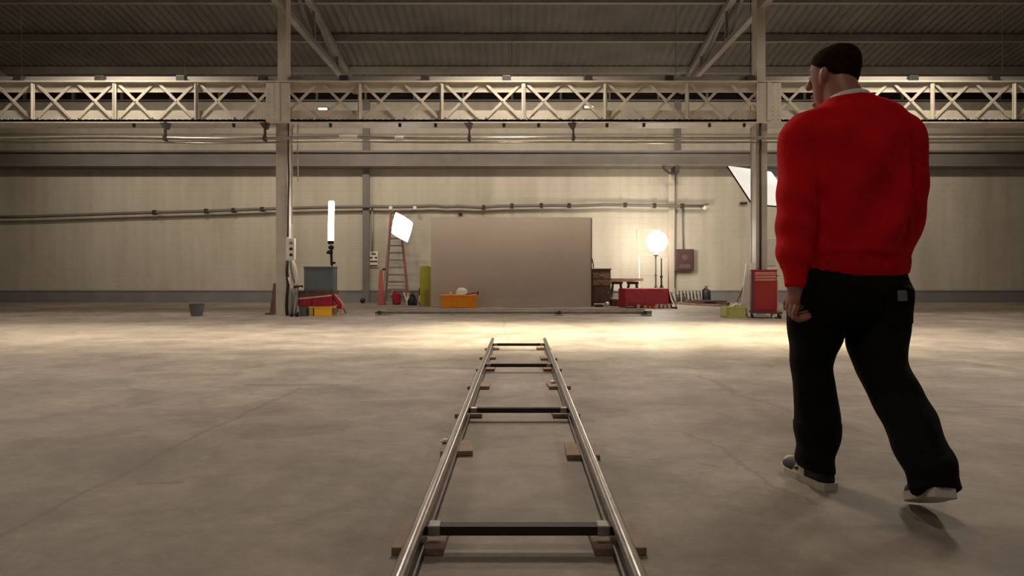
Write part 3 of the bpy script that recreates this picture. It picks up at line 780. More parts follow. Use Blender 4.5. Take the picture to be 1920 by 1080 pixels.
# the big grey flat
Yf = 15.6
xa, xb, zt = atx(808, Yf), atx(1108.5, Yf), atz(407.5, Yf)
t = thing('scenery_flat', 'big plain grey brown scenery flat standing before the far wall', 'scenery flat', ((xa + xb) / 2, Yf, 0))
MB().box(xa, xb, Yf, Yf + .02, 0.0, zt).build('panel', M['grey_flat'], t)
fr = MB()
for x in (xa + .035, xb - .035, xa + (xb - xa) / 3, xa + (xb - xa) * 2 / 3): fr.box(x - .035, x + .035, Yf + .02, Yf + .09, 0, zt)
fr.box(xa, xb, Yf + .02, Yf + .09, 0, .07); fr.box(xa, xb, Yf + .02, Yf + .09, zt - .07, zt)
fr.build('frame', M['wood_mid'], t)
for x in (xa + (xb - xa) / 3, xa + (xb - xa) * 2 / 3):
    MB().bar((x, Yf + .09, 1.6), (x, Yf + .8, .03), .05, .05).bar((x, Yf + .09, .03), (x, Yf + .8, .03), .05, .05).build('brace', M['wood_mid'], t)
MB().box(xb - .004, xb + .02, Yf - .01, Yf + .09, 0, zt - .02).build('edge_batten', M['wood_dark'], t)

# orange box with a white helmet on it
Yo = 15.0
t, xa, xb, zt = rbox('crate', M['orange'], 826, 892, 553, Yo, .45, 'bright orange crate standing before the grey flat', 'crate')
MB().box(xa, xb, Yo, Yo + .45, 0, zt - .03, .015).build('body', M['orange'], t)
MB().box(xa - .015, xb + .015, Yo - .012, Yo + .462, zt - .04, zt, .01).build('lid', M['orange'], t)
hx = atx(866, Yo + .22)
t = thing('helmet', 'white helmet lying on the orange crate', 'helmet', (hx, Yo + .2, zt))
MB().lathe([(.15, .02), (.152, .06), (.14, .11), (.11, .155), (.06, .18), (.001, .185)], (hx, Yo + .2, zt), 24, False).build('shell', M['white'], t, True)
MB().lathe([(.0, .0), (.17, .0), (.18, .012), (.17, .025), (.15, .028)], (hx, Yo + .2, zt), 24, False).build('brim', M['white'], t, True)
q = at(845, 549, Yo + .15)
t = thing('paper_cup', 'small pale cup on the left end of the orange crate', 'cup', (q.x, Yo + .15, zt)); MB().lathe([(.001, 0), (.03, 0), (.042, .085), (.039, .085), (.028, .005)], (q.x, Yo + .15, zt), 16, False).build('body', M['offwhite'], t)
t = thing('hammer', 'dark hammer with a brown handle lying on the right end of the orange crate', 'hammer', (atx(888, Yo), Yo + .05, zt))
MB().tube([(atx(873, Yo), Yo + .04, zt + .014), (atx(893, Yo), Yo + .05, zt + .05)], .013).build('handle', M['wood_dark'], t)
MB().bar((atx(895.5, Yo), Yo + .05, zt + .0), (atx(896, Yo), Yo + .05, zt + .09), .035, .035).build('head', M['black'], t)

# ------------------------------------------------------------------ second dolly track lying across, in front of the flat
def rail_profile(mb, a, b):
    """dolly rail: round head on a thin web with a foot"""
    a, b = Vector(a), Vector(b); d = (b - a).normalized()
    mb.cyl(a + Vector((0, 0, .06)), b + Vector((0, 0, .06)), .021, None, 14)
    mb.bar(a + Vector((0, 0, .03)), b + Vector((0, 0, .03)), .012, .05)
    mb.bar(a + Vector((0, 0, .006)), b + Vector((0, 0, .006)), .045, .012)
    return mb
Yk = 12.28
t = thing('dolly_track', 'grey dolly track lying crosswise on the floor before the grey flat', 'track', (0, Yk, 0))
xa, xb = atx(712, Yk), atx(1222, Yk)
rail_profile(MB(), (xa, Yk, .025), (xb, Yk, .025)).build('rail', M['dull_track'], t, 'auto')
rail_profile(MB(), (xa, Yk + .62, .025), (xb, Yk + .62, .025)).build('rail', M['dull_track'], t, 'auto')
for k in range(5):
    x = xa + .15 + (xb - xa - .3) * k / 4; MB().box(x - .02, x + .02, Yk, Yk + .62, .035, .06).build('crossbar', M['track_bar'], t)
def pad(cx, cy, rz, lb, w=.16, d=.2, z0=0, group='plywood pads under the dolly tracks'):
    o = MB().obox((0, 0, .0125), (w, d, .025), None, .003).build('wooden_pad', M['ply'])
    o.location = (cx, cy, 0); o.rotation_euler = (0, 0, rz)
    return tag(o, lb, 'pad', group)
for px, w_ in ((714, 'left end'), (1048, 'middle'), (1212, 'right end')):
    pad(atx(px, Yk), Yk - .02, 0, 'wooden pad under the near rail of the crosswise track at its ' + w_, .18, .18)
    pad(atx(px, Yk + .62), Yk + .62, 0, 'wooden pad under the far rail of the crosswise track at its ' + w_, .18, .18)
for px, py, lb in ((1049, 585, 'dark bolt clamp on the middle of the crosswise track'), (711, 583, 'dark bolt clamp at the left end of the crosswise track'), (1210, 582, 'dark bolt clamp at the right end of the crosswise track')):
    q = at(px, py, Yk - .06); t = thing('clamp', lb, 'clamp', (q.x, Yk - .06, .025))
    MB().box(q.x - .03, q.x + .03, Yk - .08, Yk - .03, .025, .10, .008).build('body', M['cable'], t)
    MB().cyl((q.x - .09, Yk - .055, .05), (q.x + .0, Yk - .055, .09), .012, None, 8).build('lever', M['cable'], t)

# ------------------------------------------------------------------ right of the flat
# brown cabinet
Yb_ = 15.9
t, xa, xb, zt = rbox('cabinet', M['wood_dark'], 1109.5, 1145, 503.5, Yb_, .5, 'worn dark brown wooden cabinet beside the right edge of the flat', 'cabinet')
MB().box(xa, xb, Yb_, Yb_ + .5, .08, zt - .035, .008).build('carcass', M['wood_dark'], t)
MB().box(xa - .015, xb + .02, Yb_ - .02, Yb_ + .51, zt - .04, zt, .006).build('top', M['wood_dark'], t)
for za, zz in ((.74, .9), (.56, .72)):
    d_ = MB().box(xa + .03, xb - .03, Yb_ - .018, Yb_, za, zz, .005).build('drawer', M['wood_mid'], t)
    MB().box((xa + xb) / 2 - .06, (xa + xb) / 2 + .06, Yb_ - .045, Yb_ - .018, (za + zz) / 2 - .012, (za + zz) / 2 + .012, .004).build('handle', M['grey_steel'], d_)
dr = MB().box(xa + .03, xb - .03, Yb_ - .018, Yb_, .12, .53, .005).build('door', M['wood_dark'], t)
MB().ball((xb - .07, Yb_ - .03, .36), .02).build('knob', M['grey_steel'], dr)
for x in (xa + .04, xb - .04):
    for y in (Yb_ + .05, Yb_ + .45): MB().box(x - .025, x + .025, y - .025, y + .025, 0, .085).build('foot', M['wood_dark'], t)
# black stick leaning out of the cabinet top
zs = zt
t = thing('crowbar', 'thin dark crowbar standing on the cabinet against the edge of the flat', 'crowbar', (atx(1112, 15.9), 16.0, zs))
MB().tube([(atx(1113.5, Yb_), Yb_ + .06, zs + .014), (atx(1113, Yb_), Yb_ + .05, zs + .11), (atx(1110.5, Yb_), Yb_ + .02, zs + .26), (atx(1108.5, Yb_), Yb_ - .0 + .14, zs + .36)], .014).build('bar', M['cable'], t, True)
# bits before the cabinet
q = at(1123, 573, 15.6); tag(MB().box(q.x - .11, q.x + .09, 15.45, 15.7, 0, .06, .02).build('shoe_box', M['black']), 'flat black box on the floor before the brown cabinet', 'box')
q = at(1138, 572, 15.6); t = thing('roll', 'roll of pale tape on the floor before the brown cabinet', 'tape', (q.x, 15.6, 0)); MB().cyl((q.x - .03, 15.6, .065), (q.x + .03, 15.62, .065), .065, None, 20).build('tape', M['offwhite'], t, 'auto'); MB().cyl((q.x - .033, 15.6, .065), (q.x + .033, 15.62, .065), .035, None, 16).build('core', M['wood_mid'], t)
# trestle table: board on trestles
Yi = 16.6
t = thing('board', 'long wooden board laid across the trestles behind the red covered box', 'board', at(1177, 522, Yi))
zbd = atz(527, Yi); xa, xb = atx(1146, Yi), atx(1208, Yi)
MB().prism([(xa, 16.55), (xb - .22, 16.55), (xb, 16.72), (xb - .15, 16.95), (xa, 16.95)], 'z', zbd, zbd + .075).build('plank', M['wood_mid'], t)
MB().box(xa, xb - .3, 16.54, 16.56, zbd - .02, zbd + .06).build('apron', M['wood_mid'], t)
def trestle(xm, lb):
    t = thing('trestle', lb, 'trestle', (xm, 16.75, 0))
    MB().box(xm - .16, xm + .16, 16.68, 16.8, zbd - .09, zbd - .02).build('top_bar', M['dark_steel'], t)
    for sx in (-1, 1):
        for sy in (-1, 1): MB().bar((xm + sx * .1, 16.74 + sy * .03, zbd - .05), (xm + sx * .2, 16.74 + sy * .24, 0), .035, .035).build('leg', M['dark_steel'], t)
    MB().bar((xm - .16, 16.6, .35), (xm + .16, 16.6, .35), .025, .03).build('brace', M['dark_steel'], t)
trestle(atx(1188, Yi), 'dark trestle under the board behind the red covered box')
trestle(atx(1158, Yi), 'dark trestle under the board beside the brown cabinet')
t, xa, xb, zt = rbox('chest', M['wood_dark'], 1148.5, 1166, 560, 15.75, .4, 'low dark wooden chest between the cabinet and the red covered box', 'chest')
MB().box(xa, xb, 15.75, 16.15, 0, zt - .05, .01).build('body', M['wood_dark'], t); MB().box(xa - .01, xb + .01, 15.74, 16.16, zt - .05, zt, .01).build('lid', M['wood_mid'], t)
# red cloth-covered box
Yr = 15.0
t, xa, xb, zt = rbox('covered_box', M['pinkred'], 1174, 1256, 541, Yr, .55, 'pink red cloth covered box with a frayed lower hem', 'box')
cbm = MB().box(xa, xb - .02, Yr, Yr + .55, 0.01, zt, .025); cbm.build('body', M['pinkred'], t)
hem = MB(); nh = 26
for k in range(nh):
    x = xa + (xb - xa - .04) * k / nh; w = (xb - xa) / nh
    hem.prism([(x, .16), (x + w, .16), (x + w * .8, .02 + .05 * random.random()), (x + w * .3, .02 + .06 * random.random())], 'y', Yr - .012, Yr - .003)
hem.build('fringe', M['pinkred'], t)
MB().slab([(xb - .03, Yr - .01, zt - .02), (xb - .03, Yr + .5, zt - .02), (xb + .05, Yr + .5, .03), (xb + .06, Yr - .01, .03)], .015).build('side_flap', M['crimson'], t)
xl = atx(1166.5, Yr)
MB().slab([(xa + .01, Yr + .02, .0), (xl, Yr + .5, .0), (xl, Yr + .5, zt - .01), (xa + .01, Yr + .02, zt - .01)], .02).build('end_flap', M['crimson'], t)
for px, m_, h_ in ((1197, 'white', .085), (1232, 'white', .1), (1240, 'white', .1), (1247, 'white', .09), (1254.5, 'white', .11), (1210, 'yellow', .07), (1219, 'yellow', .05), (1228.5, 'yellow', .06)):
    Yq = 14.85 if m_ == 'white' else 14.7
    x = atx(px, Yq); wt = m_ == 'white'
    t = thing('cup', 'small white cup standing along the foot of the red covered box' if wt else 'small yellow cup on the floor before the red covered box', 'cup', (x, Yq, 0), 0, 'white cups at the red covered box' if wt else 'yellow cups at the red covered box')
    MB().lathe([(.001, 0), (.032, 0), (.042, h_), (.039, h_), (.028, .006), (.001, .006)], (x, Yq, 0), 14, False).build('body', M[m_], t, 'auto')
    MB().lathe([(.04, h_ - .006), (.046, h_ - .003), (.04, h_ + .004)], (x, Yq, 0), 14, False).build('rim', M[m_], t, 'auto')
q = at(1181, 576, 14.9); tag(MB().loft([(q.x - .1, 14.85, .02, .03, .02), (q.x, 14.85, .03, .05, .03), (q.x + .1, 14.86, .02, .03, .02)], 10).build('rag', M['tag'], None, True), 'pale grey rag on the floor before the red covered box', 'rag')
dark_cable(c3((1258, 548, 15.3), (1262, 560, 15.2), (1266, 568, 15.1)) + [Vector((atx(1268, 14.9), 14.9, .02)), Vector((atx(1259, 14.9), 14.9, .02)), Vector((atx(1269, 14.6), 14.6, .02))], .02, 'cable', 'black cable trailing down the right end of the red covered box', 'cable')

# globe lamp on its stand, a second bare stand, and the frame behind
Yq = 16.3
gx = atx(1229.5, Yq)
light_stand('light_stand', 'dark tripod stand carrying the glowing globe lamp', gx, Yq, atz(479, Yq), .016, .3, 'post_steel')
light_stand('light_stand', 'dark bare tripod stand close behind the globe lamp stand', atx(1240, Yq + .35), Yq + .35, atz(484, Yq + .35), .02, .33, 'black')
t = thing('globe_lamp', 'brilliant white globe lamp on a stand before the far wall', 'lamp', (gx, Yq, atz(479, Yq)))
MB().ball(at(1231.5, 453, Yq), .285, (1, 1, 1.03), 28, 18).build('globe', M['globe_glow'], t, True)
MB().lathe([(.03, 0), (.07, .01), (.08, .03), (.05, .08), (.06, .12)], (gx, Yq, atz(480, Yq)), 16).build('lamp_holder', M['post_steel'], t, 'auto')
t = thing('diffusion_frame', 'thin empty metal frame standing behind the globe lamp', 'frame', at(1224, 480, 16.9))
q = [at(1194.5, 432, 16.95), at(1253, 431, 16.95), at(1253.5, 480, 16.95), at(1198, 478, 16.95)]
for a, b_ in zip(q, q[1:] + q[:1]): MB().bar(a, b_, .03, .03, (0, 1, 0)).build('rod', M['wood_mid'], t)
MB().bar(at(1253.3, 480, 16.95), Vector((atx(1253.3, 16.95), 16.95, 0)), .03, .03, (0, 1, 0)).build('upright', M['wood_mid'], t)
MB().bar(at(1198, 478, 16.95), Vector((atx(1199, 16.95), 16.95, 0)), .03, .03, (0, 1, 0)).build('upright', M['offwhite'], t)

# maroon box on the wall
Ym = YW - .2
t = thing('electric_box', 'dark maroon electric box hung on the far wall', 'electric box', at(1284, 487, YW))
xa, xb, za, zt = atx(1266.5, Ym), atx(1301.5, Ym), atz(508, Ym), atz(467, Ym)
MB().box(xa, xb, Ym, YW, za, zt, .015).build('body', M['maroon'], t)
MB().box(xa + .05, xb - .05, Ym - .015, Ym, za + .05, zt - .05, .008).build('door', M['maroon'], t)
MB().cyl((xa + .28, Ym - .03, zt - .25), (xa + .28, Ym - .01, zt - .25), .09, None, 20).build('dial', M['maroon_pale'], t)
MB().box(xa + .12, xb - .12, Ym - .02, Ym - .012, za + .11, za + .2, .003).build('plate', M['maroon_pale'], t)
MB().box(xa + .08, xb - .08, Ym - .02, Ym - .012, za + .07, za + .1, .003).build('plate', M['maroon_pale'], t)
dark_cable([at(1280, 386, 17.93), at(1280, 430, 17.93), at(1281, 467, 17.93)], .022, 'wall_cable', 'thin vertical cable from the conduit to the maroon box', 'cable', 'post_steel')
dark_cable([at(1266, 325, 17.87), at(1266, 400, 17.87), at(1265, 470, 17.87), at(1265.5, 540, 17.87)], .016, 'wall_cable', 'thin dark cable running down beside the wall coloured post', 'cable', 'post_steel')

# planks, pallet, canister by the right part of the wall
t = thing('pallet', 'grey slatted pallet leaning against the foot of the wall', 'pallet', at(1292, 566, 17.6))
for k in range(9):
    x = atx(1266, 17.7) + k * .105; MB().bar((x, 17.72, .02), (x, 17.86, .37), .06, .02, (0, 1, 0)).build('slat', M['grey_steel'], t)
for f in (.12, .85): MB().bar((atx(1264, 17.7), 17.74 + .14 * f, .37 * f), (atx(1322, 17.7), 17.74 + .14 * f, .37 * f), .03, .05, (0, 1, 0)).build('rail', M['post_steel'], t)
for k, (pxa, Ya, pxb, Yb2, z, m_) in enumerate([(1268, 16.9, 1352, 15.6, 0, 'wood_mid'), (1285, 16.9, 1366, 15.75, .05, 'wood_dark'), (1272, 17.15, 1366, 16.1, 0, 'wood_mid'), (1300, 16.35, 1362, 15.9, .10, 'wood_dark')]):
    a, b_ = Vector((atx(pxa, Ya), Ya, .025 + z)), Vector((atx(pxb, Yb2), Yb2, .025 + z))
    lbs = ['nearest brown plank of the pile on the floor by the wall', 'dark plank in the middle of the pile on the floor by the wall', 'brown plank of the pile lying closest to the wall', 'dark plank lying on top of the pile by the wall']
    tag(MB().bar(a, b_, .14, .05, (0, 0, 1), .005).build('plank', M[m_]), lbs[k], 'plank', 'planks in a low pile by the wall')
for px, h_ in ((1272, .26), (1283, .3), (1295, .2)):
    x = atx(px, 17.3); t = thing('bottle', 'dark bottle on the floor among the planks by the wall', 'bottle', (x, 17.35, 0), 0, 'dark bottles by the planks')
    MB().lathe([(.05, 0), (.055, .02), (.055, h_ * .55), (.02, h_ * .75), (.02, h_)], (x, 17.35, 0), 14).build('body', M['dark_steel'], t, 'auto')
q = at(1325, 566, 17.2)
t = thing('canister', 'dark upright canister with a brass top standing near the wall', 'canister', (q.x, 17.2, 0))
MB().lathe([(.11, 0), (.115, .02), (.115, .33), (.09, .4), (.05, .43)], (q.x, 17.2, 0), 20).build('body', mat('dark_blue_paint', (.022, .02, .03, 1), .4), t, 'auto')
MB().cyl((q.x, 17.2, .42), (q.x, 17.2, .52), .03, None, 12).box(q.x - .06, q.x + .05, 17.17, 17.23, .49, .53).build('valve', M['ply'], t)
MB().tube([(q.x - .03, 17.15, .48), (q.x - .14, 17.13, .4), (q.x - .135, 17.13, .1)], .018).build('hose', M['black'], t, True)
MB().box(q.x - .1, q.x + .2, 17.05, 17.3, 0, .05, .01).build('foot', M['black'], t)

# ------------------------------------------------------------------ by the right column: crate, board, broom, tool chest
Yg_ = 11.6
t, xa, xb, zt = rbox('crate', M['green'], 1362.5, 1400, 575, Yg_, .34, 'pale green crate on the floor beside the red tool chest', 'crate')
w_ = .012
bx = MB().box(xa, xb, Yg_, Yg_ + w_, 0, zt).box(xa, xb, Yg_ + .34 - w_, Yg_ + .34, 0, zt).box(xa, xa + w_, Yg_, Yg_ + .34, 0, zt).box(xb - w_, xb, Yg_, Yg_ + .34, 0, zt).box(xa, xb, Yg_, Yg_ + .34, 0, .012)
bx.build('body', M['green'], t)
MB().box(xa - .012, xb + .012, Yg_ - .012, Yg_, zt - .035, zt, .004).box(xa - .012, xb + .012, Yg_ - .008, Yg_, 0.0, .03, .004).build('rim', M['green'], t)
MB().box(xa, xa + .05, Yg_ - .006, Yg_ + .0, .03, zt - .035).build('corner_rib', M['olive'], t)
q = (atx(1380, 11.75), 11.75)
t = thing('work_glove', 'pale work glove lying on top of the pale green crate', 'glove', (q[0], q[1], zt - .05))
gl = MB().loft([(q[0] - .1, 11.74, zt - .02, .02, .03), (q[0] - .03, 11.74, zt + .02, .03, .05), (q[0] + .05, 11.75, zt + .01, .03, .05), (q[0] + .1, 11.76, zt - .03, .03, .03)], 12)
for k in range(4): gl.tube([(q[0] - .08, 11.70 + k * .025, zt - .005), (q[0] - .14, 11.69 + k * .028, zt + .0)], .012, 6)
gl.build('fabric', M['offwhite'], t, True)
MB().loft([(q[0] - .02, 11.85, .012, .05, .05), (q[0] - .0, 11.85, .1, .09, .06), (q[0], 11.84, zt - .03, .1, .07)], 12).build('bundle', M['wood_mid'], t, True)
Yx = 12.03
t = thing('board', 'long cream board leaning on the column beside the red tool chest', 'board', at(1396, 574, 11.97))
MB().slab([(atx(1390, 11.9), 11.98, .0), (atx(1404, 11.9), 11.98, .0), (atx(1413.5, 12.1), 12.1, atz(494, 12.1)), (atx(1398, 12.1), 12.1, atz(494, 12.1))], .025).build('plank', M['white'], t)
MB().slab([(atx(1404, 12.09), 12.06, atz(506, 12.1)), (atx(1415, 12.09), 12.06, atz(506, 12.1)), (atx(1416, 12.1), 12.08, atz(493.5, 12.1)), (atx(1402, 12.1), 12.08, atz(493.5, 12.1))], .02).build('cap', M['white'], t)
t = thing('broom', 'brown broom handle leaning between the green crate and the cream board', 'broom', at(1376, 572, 12.0))
MB().cyl((atx(1374, 12.0), 12.0, .12), (atx(1393.5, 12.25), 12.14, atz(530, 12.2)), .016, None, 10).build('handle', M['wood_mid'], t)
MB().box(atx(1374, 12.0) - .13, atx(1374, 12.0) + .13, 11.97, 12.04, .07, .13, .01).build('head', M['wood_mid'], t)
MB().box(atx(1374, 12.0) - .13, atx(1374, 12.0) + .13, 11.965, 12.045, 0, .07).build('bristles', M['wood_dark'], t)
# red tool chest
Yt2 = 11.5
xa, xb = atx(1408.5, Yt2), atx(1453, Yt2)
t = thing('tool_chest', 'red rolling tool chest with three drawers at its top', 'tool chest', ((xa + xb) / 2, Yt2 + .2, 0))
ztc = atz(505.5, Yt2)
MB().box(xa, xb, Yt2, Yt2 + .42, .13, ztc - .03, .008).build('body', M['red'], t)
MB().box(xa - .01, xb + .01, Yt2 - .01, Yt2 + .43, ztc - .03, ztc, .008).build('lid', M['red'], t)
for py0, py1 in ((510, 516.5), (517.8, 522), (523, 527)):
    d_ = MB().box(atx(1415, Yt2), xb - .015, Yt2 - .016, Yt2, atz(py1, Yt2), atz(py0, Yt2), .003).build('drawer', M['red_trim'], t)
    MB().box(atx(1418, Yt2), xb - .03, Yt2 - .028, Yt2 - .016, atz(py0 + 1.6, Yt2), atz(py0 + .4, Yt2), .002).build('handle', M['alu'], d_)
dr = MB().box(atx(1414, Yt2), xb - .012, Yt2 - .014, Yt2, .17, atz(529.5, Yt2), .004).build('door', M['red'], t)
MB().box(xa + .0, atx(1413, Yt2), Yt2 - .006, Yt2 + .0, .14, ztc - .05).build('side_strip', M['maroon'], t)
MB().box(xa - .02, atx(1462, Yt2), Yt2 - .015, Yt2 + .44, .095, .13, .005).build('chassis', M['maroon'], t)
for x in (xa + .03, atx(1447, Yt2), atx(1459, Yt2)):
    for y in (Yt2 + .05, Yt2 + .38):
        c_ = MB().box(x - .02, x + .02, y - .03, y + .03, .07, .1).build('caster', M['alu'], t)
        MB().cyl((x - .018, y, .042), (x + .018, y, .042), .042, None, 18).build('wheel', M['black' if x > xb or x < xa + .1 else 'offwhite'], c_, 'auto')
MB().tube([(xb + .005, Yt2 + .05, ztc - .12), (xb + .055, Yt2 + .05, ztc - .12), (xb + .055, Yt2 + .37, ztc - .12), (xb + .005, Yt2 + .37, ztc - .12)], .012).build('push_bar', M['alu'], t, True)
MB().box(xb + .0, xb + .03, Yt2 + .1, Yt2 + .3, .2, ztc - .2, .005).build('side_tray', M['pink'], t)
t.rotation_euler.z = -.33; t.location.x += .065; t.location.y -= .05
# pale box on the column behind, beside the man
t = thing('junction_cabinet', 'narrow pale cabinet on the column, beside the sleeve of the man', 'cabinet', at(1447, 460, 12.3))
MB().box(X2 + .118, atx(1456, 12.3), 12.3, 12.45, atz(500, 12.3), atz(445, 12.3), .01).build('body', M['white'], t)
MB().box(X2 + .13, atx(1455, 12.3), 12.29, 12.3, atz(498, 12.3), atz(447, 12.3), .004).build('door', M['white'], t)

# tilted white reflector behind the right column; its glow stands in for light
t = thing('glowing_reflector', 'large tilted white reflector behind the steel column, lit by its own added glow', 'lamp', at(1412, 340, 13.5))
A_, B_, D_ = at(1366, 311, 13.6), at(1446, 322, 14.4), at(1412, 381, 12.9)
C_ = B_ + (D_ - A_)
n_ = (B_ - A_).cross(D_ - A_).normalized()
if n_.y > 0: n_ = -n_
qq = [A_, B_, C_, D_]
MB().slab(qq if (B_ - A_).cross(D_ - A_).dot(n_) < 0 else qq[::-1], .02).build('diffuser', M['reflected_glow'], t)
for a, b_ in zip(qq, qq[1:] + qq[:1]): MB().bar(a - n_ * .03, b_ - n_ * .03, .03, .03, n_).build('rod', M['black'], t)
mid = (A_ + B_) / 2
MB().tube([mid, Vector((mid.x, mid.y, roof_z(mid.y) - .2))], .008, 6).build('hang_cord', M['black'], t)

# ------------------------------------------------------------------ overhead lamps (above the frame)
t = thing('light_bank', 'long grid light bank hung from the roof over the track', 'light', (BANK['x'], BANK['y'], BANK['z']))
bx_, by_, bz_, sx_, sy_ = BANK['x'], BANK['y'], BANK['z'], BANK['sx'], BANK['sy']
MB().box(bx_ - sx_ / 2 - .05, bx_ + sx_ / 2 + .05, by_ - sy_ / 2 - .05, by_ + sy_ / 2 + .05, bz_, bz_ + .15, .02).build('housing', M['black'], t)
for s1 in (-1, 1):
    for s2 in (-1, 1):
        x, y = bx_ + s1 * sx_ * .4, by_ + s2 * sy_ * .4; MB().tube([(x, y, bz_ + .15), (x, y, BANK2['z'] - .003)], .01, 6).build('hang_cord', M['black'], t)
bx_, by_, bz_, sx_, sy_ = BANK2['x'], BANK2['y'], BANK2['z'], BANK2['sx'], BANK2['sy']
t = thing('light_bank', 'wide light bank hung just over the first one', 'light', (bx_, by_, bz_))
MB().box(bx_ - sx_ / 2 - .05, bx_ + sx_ / 2 + .05, by_ - sy_ / 2 - .05, by_ + sy_ / 2 + .05, bz_, bz_ + .1, .02).build('housing', M['black'], t)
for s1 in (-1, 1):
    for s2 in (-1, 1):
        x, y = bx_ + s1 * sx_ * .45, by_ + s2 * sy_ * .4; MB().tube([(x, y, bz_ + .09), (x, y, roof_z(y) - .01)], .01, 6).build('hang_cord', M['black'], t)
for wx in WALL_FILL:
    t = thing('added_trough_lamp', 'added slim trough lamp hidden behind the girder to brighten the far wall', 'lamp', (wx, WALL_FILL_Y, WALL_FILL_Z), 0, 'added trough lamps behind the girder')
    MB().prism([(WALL_FILL_Y - .02, WALL_FILL_Z + .07), (WALL_FILL_Y + .14, WALL_FILL_Z + .07), (WALL_FILL_Y + .16, WALL_FILL_Z + .05), (WALL_FILL_Y + .0, WALL_FILL_Z + .05), (WALL_FILL_Y - .0, WALL_FILL_Z - .09), (WALL_FILL_Y - .02, WALL_FILL_Z - .09)], 'x', wx - .75, wx + .75).build('trough', M['grey_steel'], t)
    MB().tube([(wx, WALL_FILL_Y + .05, WALL_FILL_Z + .06), (wx, WALL_FILL_Y + .05, roof_z(WALL_FILL_Y) - .01)], .008, 6).build('hang_cord', M['grey_steel'], t)
proto = None
for hx, hy in HALL:
    if proto is None:
        t = thing('high_bay_lamp', 'bell shaped lamp hung from the roof of the hall', 'lamp', (hx, hy, lamp_z(hy)), 0, 'bell lamps under the roof')
        MB().lathe([(.42, -.3), (.40, -.24), (.25, -.06), (.1, 0), (.08, .12), (.001, .13)], (0, 0, 0), 24, False).build('shade', M['grey_steel'], t, 'auto', True)
        MB().tube([(0, 0, .1), (0, 0, 2.0)], .012, 6).build('hang_cord', M['black'], t, False, True)
        proto = t
    else:
        t = copy_tree(proto); t.location = (hx, hy, lamp_z(hy))
    t.children[1].scale.z = (roof_z(hy) - lamp_z(hy)) / 2.0

# ================================================================== DOLLY TRACK IN THE FOREGROUND
sl = .0114
def rx_(y, side): return (-.310 if side < 0 else .310) + sl * y + .0
t = thing('dolly_track', 'long steel dolly track running away from the camera over the concrete', 'track', (0, 0, 0))
for s in (-1, 1):
    rail_profile(MB(), (rx_(.5, s), .5, .025), (rx_(7.02, s), 7.02, .025)).build('rail', M['track'], t, 'auto')
for y in (1.85, 3.47, 5.17, 6.69):
    MB().bar((rx_(y, -1) + .01, y, .062), (rx_(y, 1) - .01, y, .062), .035, .028, (0, 0, 1)).build('crossbar', M['track_bar'], t)
    for s in (-1, 1):
        x = rx_(y, s) - s * .045; MB().box(x - .02, x + .02, y - .025, y + .025, .048, .08, .004).build('bracket', M['track'], t)
words_ = ['at the far end of the track', 'second from the far end of the track', 'third from the far end of the track', 'fourth from the far end of the track', 'beside the nearest crossbar in view', 'nearest in view']
for k, y in enumerate((6.75, 6.02, 5.30, 4.49, 3.62, 2.88)):
    for s, sn in ((-1, 'left'), (1, 'right')):
        yy = y + (-.06 if (s > 0 and k in (1, 5)) else 0)
        x = rx_(yy, s) + (.005 if s < 0 else -.015) + random.uniform(-.012, .012)
        pad(x, yy, random.uniform(-.06, .06), 'plywood pad under the %s rail, %s' % (sn, words_[k]), .165 if k < 5 else .155, .19)
for s in (-1, 1):
    pad(rx_(1.9, s), 1.9, .03 * s, 'plywood pad under the %s rail, closest to the camera' % ('left' if s < 0 else 'right'))
def shim(px, py, Y, lb):
    q = at(px, py, Y); o = MB().ball((q.x, Y, .036), .02, (1.2, 1, .6), 8, 5)
    for v in o.bm.verts: v.co += noise.noise_vector(v.co * 60) * .006
    return tag(o.build('paper_scrap', M['white']), lb, 'paper scrap')
shim(834, 832, 2.92, 'crumpled white scrap on the nearest pad left of the track')
shim(1037, 719, 4.52, 'crumpled white scrap on the pad inside the right rail')

# ================================================================== THE MAN
def remesh(mb, name, m, parent, voxel=.006, smooth=6, disp=None):
    o = mb.build(name, m, parent)
    md = o.modifiers.new('r', 'REMESH'); md.mode = 'VOXEL'; md.voxel_size = voxel
    sm = o.modifiers.new('s', 'SMOOTH'); sm.factor = .5; sm.iterations = smooth
    dg = bpy.context.evaluated_depsgraph_get()
    me = bpy.data.meshes.new_from_object(o.evaluated_get(dg))
    o.modifiers.clear(); o.data = me
    if disp:
        ns = [v.normal.copy() for v in me.vertices]
        off = Vector(o.matrix_basis.translation)
        par = parent.location if parent else Vector()
        for v, n in zip(me.vertices, ns): v.co += n * disp(v.co + par)
    for f in me.polygons: f.use_smooth = True
    if not me.materials: me.materials.append(m)
    return o
PX, PY = 1.415, 2.47
man = thing('person', 'man in a red sweater and black trousers walking away at the right', 'person', (PX, PY, 0))
TOR = [(1.425, 2.47, .885, .222, .158), (1.425, 2.465, .93, .232, .166), (1.428, 2.465, 1.05, .232, .165), (1.43, 2.47, 1.2, .236, .158), (1.43, 2.475, 1.35, .247, .152), (1.43, 2.475, 1.45, .262, .138), (1.43, 2.475, 1.505, .262, .112), (1.43, 2.477, 1.548, .222, .098), (1.428, 2.478, 1.576, .165, .088), (1.426, 2.478, 1.594, .115, .084), (1.426, 2.478, 1.612, .094, .086)]
ARL = [(1.255, 2.475, 1.475, .07, .075), (1.212, 2.47, 1.44, .084, .088), (1.198, 2.455, 1.32, .082, .088), (1.172, 2.41, 1.17, .080, .084), (1.145, 2.37, 1.02, .075, .08), (1.122, 2.33, .93, .064, .07), (1.117, 2.315, .888, .050, .055), (1.113, 2.305, .845, .041, .046), (1.109, 2.30, .808, .039, .044)]
